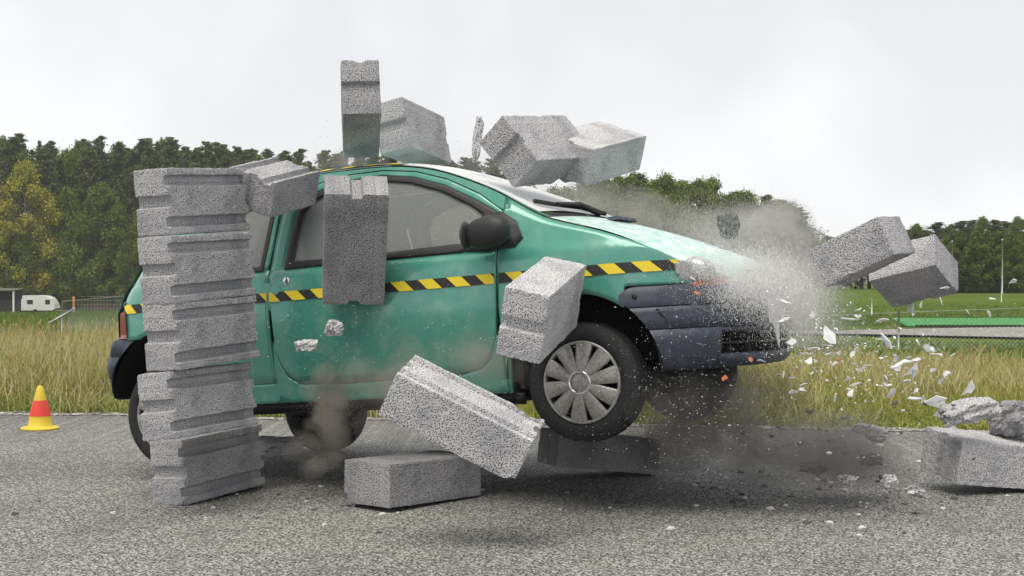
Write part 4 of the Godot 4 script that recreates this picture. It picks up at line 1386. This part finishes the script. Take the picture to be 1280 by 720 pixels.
func car_rear(c: Node3D) -> void:
	var st := mb()
	var prof := [Vector2(0.61, -0.05), Vector2(0.605, 0.0), Vector2(0.58, 0.012), Vector2(0.52, 0.020), Vector2(0.518, 0.012), Vector2(0.514, 0.028), Vector2(0.46, 0.034), Vector2(0.40, 0.026), Vector2(0.397, 0.016), Vector2(0.393, 0.024), Vector2(0.34, 0.0), Vector2(0.30, -0.03), Vector2(0.29, -0.10)]
	var rows := []
	for i in 61:
		var row := PackedVector3Array()
		for p in prof:
			var q := plan_rear(i / 60.0, p.x, p.y)
			# forward ends are cut along the arch
			var lim := -(0.345 if p.x < 0.32 else sqrt(maxf(0.0, 0.345 * 0.345 - (p.x - 0.30) * (p.x - 0.30))))
			if absf(q.z) > 0.6: q.x = minf(q.x, lim)
			row.append(q)
		rows.append(row)
	sheet(st, rows, true)
	part("rear_bumper", done(st), M.bumper_plastic, c)
	# tailgate with its window
	var gate := func(y: float, t: float, out: float) -> Vector3:
		var xr := -0.48
		if y > 0.62: xr = lerpf(-0.48, -0.17, clampf((y - 0.75) / 0.58, 0.0, 1.0))
		var w := 0.80 - (maxf(y, 0.85) - 0.85) * 0.42
		return Vector3(xr + 0.10 * pow(absf(t), 3.0) - out, y, w * 0.86 * t)
	st = mb()
	rows = []
	for i in 13:
		var row := PackedVector3Array()
		for j in 21: row.append(gate.call(lerpf(0.60, 0.90, i / 12.0), lerpf(-1, 1, j / 20.0), 0.0))
		rows.append(row)
	sheet(st, rows)
	rows = []
	for i in 5:
		var row := PackedVector3Array()
		for j in 21: row.append(gate.call(lerpf(1.22, 1.30, i / 4.0), lerpf(-1, 1, j / 20.0), 0.0))
		rows.append(row)
	sheet(st, rows)
	for s in [[-1.0, -0.86], [0.86, 1.0]]:
		rows = []
		for i in 9:
			var row := PackedVector3Array()
			for j in 4: row.append(gate.call(lerpf(0.90, 1.22, i / 8.0), lerpf(s[0], s[1], j / 3.0), 0.0))
			rows.append(row)
		sheet(st, rows)
	var tg := part("tailgate", done(st), M.paint, c)
	st = mb()
	rows = []
	for i in 9:
		var row := PackedVector3Array()
		for j in 17: row.append(gate.call(lerpf(0.90, 1.22, i / 8.0), lerpf(-0.86, 0.86, j / 16.0), -0.006))
		rows.append(row)
	sheet(st, rows)
	part("rear_window", done(st), M.dusty_glass, tg)
	for s in [1.0, -1.0]:
		st = mb()
		rows = []
		for i in 11:
			var y := lerpf(0.612, 0.752, i / 10.0)
			var row := PackedVector3Array()
			for j in 9:
				var xx := lerpf(-0.225 - 0.01 * i / 10.0, -0.462, pow(j / 8.0, 0.6))
				row.append(sp(xx, y, 0.012, s))
			rows.append(row)
		sheet(st, rows)
		var tl := part("tail_light", done(st), M.tail_red, c)
		st = mb()
		rows = []
		for i in 5:
			var y := lerpf(0.755, 0.81, i / 4.0)
			var row := PackedVector3Array()
			for j in 7: row.append(sp(lerpf(-0.30 + 0.04 * i / 4.0, -0.455 + 0.03 * i / 4.0, pow(j / 6.0, 0.6)), y, 0.010, s))
			rows.append(row)
		sheet(st, rows)
		part("white_lens", done(st), M.lens_white, tl)

func car_inside(c: Node3D) -> void:
	for z in [0.36, -0.36]:
		var st := mb()
		ball(st, Vector3(1.08, 0.44, z), Vector3(0.27, 0.10, 0.25), Basis(), 18, 3.5)
		var se := part("front_seat", done(st), M.seat_cloth, c)
		st = mb()
		ball(st, Vector3(0.80, 0.76, z), Vector3(0.10, 0.34, 0.24), Basis(Vector3.BACK, 0.24), 20, 3.0)
		part("backrest", done(st), M.seat_cloth, se)
		st = mb()
		ball(st, Vector3(0.70, 1.16, z), Vector3(0.06, 0.10, 0.14), Basis(Vector3.BACK, 0.24), 16, 2.6)
		part("headrest", done(st), M.seat_cloth, se)
	var st := mb()
	ball(st, Vector3(0.22, 0.50, 0), Vector3(0.22, 0.10, 0.62), Basis(), 18, 4.0)
	ball(st, Vector3(0.02, 0.75, 0), Vector3(0.08, 0.26, 0.62), Basis(Vector3.BACK, 0.25), 18, 4.0)
	part("rear_seat", done(st), M.seat_cloth, c)
	st = mb()
	ball(st, Vector3(1.92, 0.84, 0), Vector3(0.20, 0.12, 0.70), Basis(), 22, 4.0)
	part("dashboard", done(st), M.interior_grey, c)
	st = mb()
	var rows := []
	for i in 25:
		var a := TAU * (i % 24) / 24.0
		var row := PackedVector3Array()
		for j in 9:
			var b := TAU * (j % 8) / 8.0
			row.append(Vector3(sin(b) * 0.014, (0.185 + cos(b) * 0.014) * cos(a), (0.185 + cos(b) * 0.014) * sin(a)))
		rows.append(row)
	sheet(st, rows)
	rod(st, Vector3(0, -0.17, 0), Vector3(0, 0.17, 0), 0.014)
	rod(st, Vector3(0, 0, -0.17), Vector3(0, 0, 0.17), 0.014)
	var sw := part("steering_wheel", done(st), M.trim_black, c, Vector3(1.55, 0.86, -0.36))
	sw.rotation.z = -0.42

func wheel(c: Node3D, at: Vector3, s: float, label: String, turn: float) -> void:
	var w := Node3D.new()
	w.name = "wheel"
	c.add_child(w, true)
	w.position = at
	w.rotation.y = turn
	if s < 0: w.rotation.y = PI
	# tyre: the outer face is at z = 0, the tread runs inward
	var st := mb()
	var R := 0.27
	var prof := [Vector2(0.165, -0.135), Vector2(0.20, -0.148), Vector2(0.245, -0.150), Vector2(0.262, -0.140), Vector2(0.268, -0.128), Vector2(0.269, -0.108), Vector2(0.260, -0.106), Vector2(0.260, -0.098), Vector2(R, -0.096), Vector2(R, -0.080), Vector2(0.261, -0.078), Vector2(0.261, -0.070), Vector2(R, -0.068), Vector2(R, -0.052), Vector2(0.260, -0.050), Vector2(0.260, -0.042), Vector2(0.269, -0.040), Vector2(0.267, -0.022), Vector2(0.258, -0.010), Vector2(0.240, 0.002), Vector2(0.215, 0.007), Vector2(0.196, 0.004), Vector2(0.186, -0.006), Vector2(0.182, -0.02)]
	lathe(st, prof, 56, true)
	part("tyre", done(st), M.rubber, w)
	st = mb()
	for i in 60:
		var a := TAU * i / 60.0
		var d := Vector3(cos(a), sin(a), 0)
		box(st, d * 0.2614 + Vector3(0, 0, -0.030), Vector3(0.012, 0.015, 0.020), 0.002, Basis(Vector3.BACK, a))
		box(st, d * 0.2614 + Vector3(0, 0, -0.117), Vector3(0.012, 0.015, 0.018), 0.002, Basis(Vector3.BACK, a + 0.05))
	part("tread_block", done(st), M.rubber, w).set_meta("kind", "stuff")
	st = mb()
	lathe(st, [Vector2(0.0, -0.05), Vector2(0.12, -0.05), Vector2(0.175, -0.03), Vector2(0.183, -0.012)], 40, true)
	part("rim", done(st), M.void_black, w)
	# hubcap: outer ring, ten broad spokes, centre ring and cap
	st = mb()
	lathe(st, [Vector2(0.186, -0.014), Vector2(0.187, 0.000), Vector2(0.182, 0.008), Vector2(0.174, 0.006), Vector2(0.171, -0.006), Vector2(0.171, -0.02)], 60, true)
	part("hubcap_ring", done(st), M.hubcap_silver, w)
	for i in 10:
		var a := TAU * (i + 0.28) / 10.0
		st = mb()
		var rows := []
		for j in 8:
			var t := j / 7.0
			var r := lerpf(0.040, 0.176, t)
			var hw := lerpf(0.019, 0.040, pow(t, 0.85))
			var zz := 0.020 * (1.0 - t * t) + 0.004
			var row := PackedVector3Array()
			row.append(Vector3(r, -hw, zz - 0.018))
			row.append(Vector3(r, -hw, zz - 0.002))
			row.append(Vector3(r, -hw * 0.85, zz + 0.002))
			row.append(Vector3(r, 0, zz + 0.0035))
			row.append(Vector3(r, hw * 0.85, zz + 0.002))
			row.append(Vector3(r, hw, zz - 0.002))
			row.append(Vector3(r, hw, zz - 0.018))
			rows.append(row)
		sheet(st, rows)
		var sk := part("hubcap_spoke", done(st), M.hubcap_silver, w)
		sk.rotation.z = a
		if s > 0:
			for e in [-1.0, 1.0]:
				st = mb()
				ball(st, Vector3(0.150, e * 0.014, 0.0115), Vector3(0.004, 0.004, 0.002), Basis(Vector3.BACK, a), 8)
				for v in 1: pass
	st = mb()
	for i in 10:
		var a := TAU * (i + 0.28) / 10.0
		for e in [-1.0, 1.0]:
			ball(st, Vector3(0.150, e * 0.016, 0.0112).rotated(Vector3.BACK, a), Vector3(0.0042, 0.0042, 0.002), Basis(), 8)
	part("hubcap_holes", done(st), M.void_black, w)
	st = mb()
	lathe(st, [Vector2(0.055, 0.012), Vector2(0.054, 0.028), Vector2(0.049, 0.032), Vector2(0.044, 0.028), Vector2(0.043, 0.018)], 36, true)
	part("centre_ring", done(st), M.chrome, w)
	st = mb()
	lathe(st, [Vector2(0.043, 0.022), Vector2(0.030, 0.026), Vector2(0.0, 0.028)], 30, true)
	part("centre_cap", done(st), M.hubcap_silver, w)

# ------------------------------------------------------------------ debris
func lump(sz: Vector3, sd: int, n := 24) -> ArrayMesh:
	var st := mb()
	st.set_smooth_group(-1)
	var rows := []
	for i in n / 2 + 1:
		var t := PI * i / (n / 2)
		var row := PackedVector3Array()
		for k in n + 1:
			var a := TAU * (k % n) / n
			var d := Vector3(sin(t) * cos(a), cos(t), sin(t) * sin(a))
			var m := maxf(absf(d.x), maxf(absf(d.y), absf(d.z)))
			d = d.lerp(d / m, 0.55)
			d *= 1.0 + (0.55 if n < 30 else 0.32) * noise_a.get_noise_3dv(d * 9.0 + Vector3(sd * 13.0, 0, 0)) + (0.35 if n < 30 else 0.16) * noise_b.get_noise_3dv(d * 20.0 + Vector3(0, sd * 7.0, 0))
			d *= 1.0 + 0.12 * noise_a.get_noise_3dv(d * 70.0)
			row.append(d * sz * 0.5)
		rows.append(row)
	sheet(st, rows)
	return done(st)

func shard(n: int) -> ArrayMesh:
	var st := mb()
	st.set_smooth_group(-1)
	var p := PackedVector3Array()
	for i in n:
		var a := TAU * (i + rng.randf() * 0.7) / n
		var r := rng.randf_range(0.35, 1.0)
		p.append(Vector3(cos(a) * r, rng.randf_range(-0.12, 0.12), sin(a) * r * 0.6))
	for i in n:
		var q := p[i]; var r := p[(i + 1) % n]
		var up := Vector3(0, 0.05, 0)
		tri(st, Vector3.ZERO + up, r + up, q + up)
		tri(st, Vector3.ZERO - up, q - up, r - up)
		quad(st, q - up, q + up, r + up, r - up)
	return done(st)

# a point seen at pixel (u, v) at distance d
func at_px(u: float, v: float, d: float) -> Vector3:
	return Vector3((u - 640.0) / 1700.0 * d, 1.06 - (v - 350.0) / 1700.0 * d, -d)

func rand_basis() -> Basis:
	return Basis(Vector3(rng.randfn(), rng.randfn(), rng.randfn()).normalized(), rng.randf() * TAU)

func debris() -> void:
	# large pieces of block
	var big := [
		[912, 283, 7.4, Vector3(0.075, 0.10, 0.07), "dark lump of block hanging in the dust above the bonnet", "block_dark"],
		[418, 410, 6.3, Vector3(0.06, 0.05, 0.05), "small dark and white lump flying in front of the door", "block_pale"],
		[383, 432, 6.3, Vector3(0.075, 0.035, 0.04), "pale flat chip flying low in front of the door", "block_pale"],
		[597, 173, 6.9, Vector3(0.03, 0.16, 0.06), "thin upright splinter left of the large dark flying block", "block_pale"],
		[1210, 514, 6.6, Vector3(0.22, 0.075, 0.13), "jagged white-topped slab fragment above the skidding block at right", "block_pale"],
		[1270, 524, 6.9, Vector3(0.18, 0.14, 0.18), "dark block fragment behind the skidding block at the right edge", "block_dark"],
		[350, 557, 7.3, Vector3(0.20, 0.06, 0.12), "flat broken slab on the asphalt beside the block stack", "block_pale"],
		[1095, 543, 6.9, Vector3(0.08, 0.05, 0.06), "grey lump at the road edge left of the skidding block", "block_grey"],
		[1080, 536, 7.6, Vector3(0.09, 0.04, 0.05), "flat grey lump in front of the grass edge on the right", "block_grey"],
		[1018, 585, 6.4, Vector3(0.09, 0.035, 0.05), "dark flat crumb on the asphalt right of the front wheel", "block_dark"],
		[1112, 605, 6.2, Vector3(0.05, 0.06, 0.05), "pale knobbly crumb standing on the asphalt at right", "block_pale"],
		[1090, 575, 6.5, Vector3(0.08, 0.04, 0.05), "dark crumb in the dust cloud on the asphalt", "block_dark"],
		[1060, 600, 6.2, Vector3(0.06, 0.03, 0.05), "low grey crumb on the asphalt left of the pale knobbly one", "block_grey"],
		[1145, 615, 6.1, Vector3(0.06, 0.03, 0.05), "grey crumb just left of the skidding block's foot", "block_grey"],
	]
	for i in big.size():
		var q: Array = big[i]
		var z: Vector3 = q[3]
		var o := part("block_fragment", lump(z * 1.25, i, 24 if z.x < 0.12 else 44), M.stone if q[5] == "block_dark" and z.x < 0.15 else M[q[5]], null, at_px(q[0], q[1], q[2]))
		o.rotation = Vector3(rng.randfn() * 0.15, rng.randf() * 0.6, rng.randfn() * 0.15)
		tag(o, q[4], "rubble", "pieces broken off the blocks")
	# white shards of headlamp and grille thrown forward
	var shapes := []
	for i in 7: shapes.append(shard(4 + i % 4))
	for i in 280:
		var t := pow(rng.randf(), 0.8)
		var u := 960.0 + 215.0 * t + rng.randfn() * 14.0
		var v := lerpf(405.0, 455.0, t) + rng.randfn() * lerpf(38.0, 34.0, t) + 10.0
		if i > 262:
			u = rng.randf_range(1150, 1275); v = rng.randf_range(330, 500)
		var d := 6.2 + rng.randf_range(-0.5, 1.1)
		var s := 0.006 + 0.055 * pow(rng.randf(), 3.2)
		var o := part("white_shard", shapes[i % 7], M.shard_white, null, at_px(u, v, d))
		o.basis = rand_basis().scaled(Vector3.ONE * s)
		tag(o, "white plastic shard flying off the smashed front end", "shard", "white shards flying ahead of the car")
	for q in [[870, 366, 5.75, 0.022], [938, 449, 6.0, 0.022], [1050, 449, 6.2, 0.025], [906, 472, 5.9, 0.03]]:
		var o := part("orange_shard", shapes[2], M.lens_orange, null, at_px(q[0], q[1], q[2]))
		o.basis = Basis(Vector3(0.3, 1, 0.5).normalized(), q[0]).scaled(Vector3.ONE * q[3])
		var lb: String = {870: "orange lens splinter at the smashed headlight", 938: "orange lens splinter in front of the lower grille", 1050: "orange splinter among the white shards over the grass", 906: "brownish lens splinter below the front bumper"}[int(q[0])]
		tag(o, lb, "shard")
	# dust grains and crumbs too many to count
	var grain := shard(5)
	var white := []; var dark := []; var crumbs := []
	for i in 9000:
		var k := rng.randf()
		var p: Vector3
		var s := 0.0011 + 0.0030 * pow(rng.randf(), 4.0)
		if k < 0.40:      # under the nose and round the front wheel
			p = at_px(870.0 + rng.randfn() * 95.0, 500.0 + rng.randfn() * 48.0, rng.randf_range(5.2, 6.3))
		elif k < 0.62:    # the spray ahead of the nose
			p = at_px(950.0 + rng.randfn() * 75.0, 395.0 + rng.randfn() * 42.0, rng.randf_range(5.6, 7.0)); s *= 1.4
		elif k < 0.76:    # along the side
			p = at_px(480.0 + rng.randfn() * 95.0, 400.0 + rng.randfn() * 55.0, rng.randf_range(5.6, 6.6))
		elif k < 0.90:    # over roof and bonnet
			var u := rng.randf_range(380, 1000)
			p = at_px(u, lerp_curve([Vector2(380, 200), Vector2(560, 205), Vector2(760, 250), Vector2(1000, 320)], u) + rng.randfn() * 30.0, rng.randf_range(6.0, 7.6))
		else:             # crumbs lying on the road
			p = Vector3(0.5 + rng.randfn() * 1.2, 0.006, -6.2 + rng.randfn() * 0.7)
			s *= 1.6
		if p.y < 0.005: p.y = 0.006
		var v := rng.randf_range(0.7, 1.0)
		if k >= 0.76 and rng.randf() < 0.7: dark.append([Transform3D(rand_basis().scaled(Vector3(1.5, 1, 1) * s), p), Color(0.1, 0.1, 0.1) * v])
		else: white.append([Transform3D(rand_basis().scaled(Vector3(1.6, 1, 1) * s), p), Color(v, v, v) * 0.85])
	# powder: real grains, tens of thousands of them, bursting round the smashed nose and hanging behind the bonnet
	var powder := []
	var banks := [
		[52000, 940.0, 352.0, 36.0, 21.0, 6.05, 0.30, 0.00095, Color(0.92, 0.92, 0.92)],
		[22000, 985.0, 385.0, 28.0, 22.0, 6.3, 0.30, 0.00095, Color(0.92, 0.92, 0.92)],
		[16000, 885.0, 324.0, 34.0, 14.0, 6.3, 0.20, 0.0008, Color(0.92, 0.92, 0.92)],
		[42000, 955.0, 322.0, 30.0, 34.0, 7.7, 0.30, 0.0010, Color(0.72, 0.70, 0.68)],
		[14000, 870.0, 285.0, 50.0, 18.0, 7.6, 0.25, 0.0010, Color(0.72, 0.70, 0.68)],
		[10000, 700.0, 240.0, 44.0, 14.0, 7.4, 0.25, 0.0009, Color(0.75, 0.74, 0.72)],
		[12000, 420.0, 490.0, 20.0, 36.0, 6.7, 0.12, 0.0008, Color(0.60, 0.57, 0.53)],
	]
	for q in banks:
		for i in q[0]:
			var p := at_px(q[1] + rng.randfn() * q[3], q[2] + rng.randfn() * q[4], q[5] + rng.randfn() * q[6])
			var s: float = q[7] * rng.randf_range(0.5, 1.3)
			if p.y > 0.01: powder.append([Transform3D(Basis(Vector3(rng.randf() - 0.5, rng.randf() - 0.5, 0.3).normalized(), rng.randf() * TAU).scaled(Vector3(1.4, 6, 1.4) * s), p), q[8]])
	for i in 800:     # crumbs strewn over the road and skipping along it
		var lying := rng.randf() < 0.55
		var p := at_px(1040.0 + rng.randfn() * 75.0, 560.0 + rng.randfn() * 34.0, 6.5 + rng.randfn() * 0.4)
		if i > 560: p = Vector3(-0.9 + rng.randfn() * 0.7, 0.006, -6.6 + rng.randfn() * 0.35)
		elif lying: p = Vector3(1.45 + rng.randfn() * 0.55, 0.006, -6.6 + rng.randfn() * 0.5)
		if p.y < 0.006: p.y = 0.006
		var s := 0.002 + 0.010 * pow(rng.randf(), 5.0)
		var v := rng.randf_range(0.06, 0.22) if rng.randf() < 0.75 else 0.6
		crumbs.append([Transform3D(rand_basis().scaled(Vector3(1.6, 0.9, 1.2) * s * 1.8), p), Color(v, v, v * 1.01)])
	var chips := []
	for i in 1300:    # small bright chips spraying ahead of the bumper
		var t := pow(rng.randf(), 1.4)
		var p := at_px(965.0 + 130.0 * t + rng.randfn() * 18.0, lerpf(400.0, 450.0, t) + rng.randfn() * lerpf(26.0, 30.0, t), 6.3 + rng.randfn() * 0.35)
		var s := 0.003 + 0.010 * pow(rng.randf(), 3.0)
		if p.y > 0.02: chips.append([Transform3D(rand_basis().scaled(Vector3.ONE * s), p), Color(0.88, 0.89, 0.9)])
	var gm := mat("grain", Color.WHITE, 0.9)
	gm.vertex_color_use_as_albedo = true
	scatter("flying_grit", grain, gm, white, "fine white grit sprayed round the car's nose and flank", "grit")
	scatter("white_chips", shard(5), gm, chips, "spray of tiny white plastic chips bursting ahead of the broken bumper", "chips")
	scatter("road_crumbs", lump(Vector3.ONE, 77, 12), gm, crumbs, "dark crumbs of broken block strewn over the asphalt ahead of the wheels", "crumbs")
	scatter("powder", shard(4), gm, powder, "pale concrete powder bursting round the smashed nose and behind the bonnet", "powder")
	scatter("dark_grit", grain, gm, dark, "dark block crumbs in the air over the roof and on the road", "grit")

func puff(c: Node3D, u: float, v: float, d: float, ru: float, rv: float, rd: float, density: float, m: Color) -> void:
	var f := FogVolume.new()
	f.name = "puff"
	f.shape = RenderingServer.FOG_VOLUME_SHAPE_ELLIPSOID
	var k := d / 1700.0 * 2.0
	f.size = Vector3(ru * k, rv * k, rd * 2.0)
	var fm := FogMaterial.new()
	fm.density = density
	fm.albedo = m
	f.material = fm
	c.add_child(f, true)
	f.position = at_px(u, v, d)
	f.rotation = Vector3(rng.randfn() * 0.2, rng.randfn() * 0.2, rng.randfn() * 0.35)

func dust_clouds() -> void:
	# centre pixel and distance, spread in pixels, number of puffs, puff radius, density
	var pale := Color(1, 0.99, 0.98)
	var brown := Color(0.90, 0.87, 0.83)
	var dark := Color(0.62, 0.61, 0.595)
	var sets := [
		["dust_plume", "pale dust plume rising behind the bonnet at right", pale, [[960, 325, 7.8, 30, 32, 30, 36, 1.3], [962, 286, 8.0, 15, 14, 14, 20, 0.9], [895, 300, 7.8, 36, 14, 14, 26, 0.9], [1000, 375, 7.2, 24, 22, 14, 30, 0.8], [800, 265, 7.9, 50, 14, 12, 26, 0.6]]],
		["dust_burst", "white dust bursting from the smashed headlight and bonnet edge", pale, [[945, 352, 6.2, 30, 14, 24, 24, 1.5], [985, 378, 6.2, 16, 16, 12, 26, 1.3], [890, 335, 6.0, 20, 9, 12, 15, 1.2], [1015, 400, 6.5, 24, 16, 8, 26, 0.7]]],
		["road_dust", "dark grey dust boiling low over the asphalt under the nose", dark, [[860, 520, 6.2, 50, 26, 26, 40, 1.5], [960, 552, 6.3, 78, 20, 34, 40, 0.9], [910, 495, 6.4, 45, 20, 18, 36, 1.4], [760, 570, 6.4, 40, 12, 10, 32, 1.0], [1060, 570, 6.5, 40, 16, 14, 30, 0.8]]],
		["roof_dust", "thin dust drifting off the roof among the thrown blocks", pale, [[430, 203, 7.3, 26, 6, 7, 20, 0.7], [590, 203, 7.5, 40, 6, 7, 24, 0.4], [700, 245, 7.5, 30, 8, 8, 24, 0.7], [780, 275, 7.5, 30, 8, 6, 26, 0.5]]],
		["sill_dust", "brownish dust puffing out below the door beside the rear wheel", brown, [[410, 500, 6.8, 17, 24, 30, 17, 4.2], [425, 455, 6.7, 18, 16, 12, 16, 2.2], [404, 555, 6.6, 18, 20, 14, 18, 1.8], [490, 475, 6.25, 34, 14, 14, 24, 1.3], [570, 450, 6.05, 40, 14, 14, 24, 1.1], [520, 515, 6.5, 40, 12, 10, 26, 1.0]]],
	]
	for s in sets:
		var c := thing(s[0], s[1], "dust")
		c.set_meta("kind", "stuff")
		for q in s[3]:
			for i in int(q[5] * 1.9):
				var r: float = q[6] * rng.randf_range(0.4, 1.3)
				puff(c, q[0] + clampf(rng.randfn(), -1.5, 1.5) * q[3], q[1] + clampf(rng.randfn(), -1.3, 1.5) * q[4], q[2] + rng.randfn() * 0.16, r * rng.randf_range(0.8, 1.4), r * rng.randf_range(0.7, 1.1), r * q[2] / 1700.0, q[7] * 0.62 * rng.randf_range(0.5, 1.3), s[2])
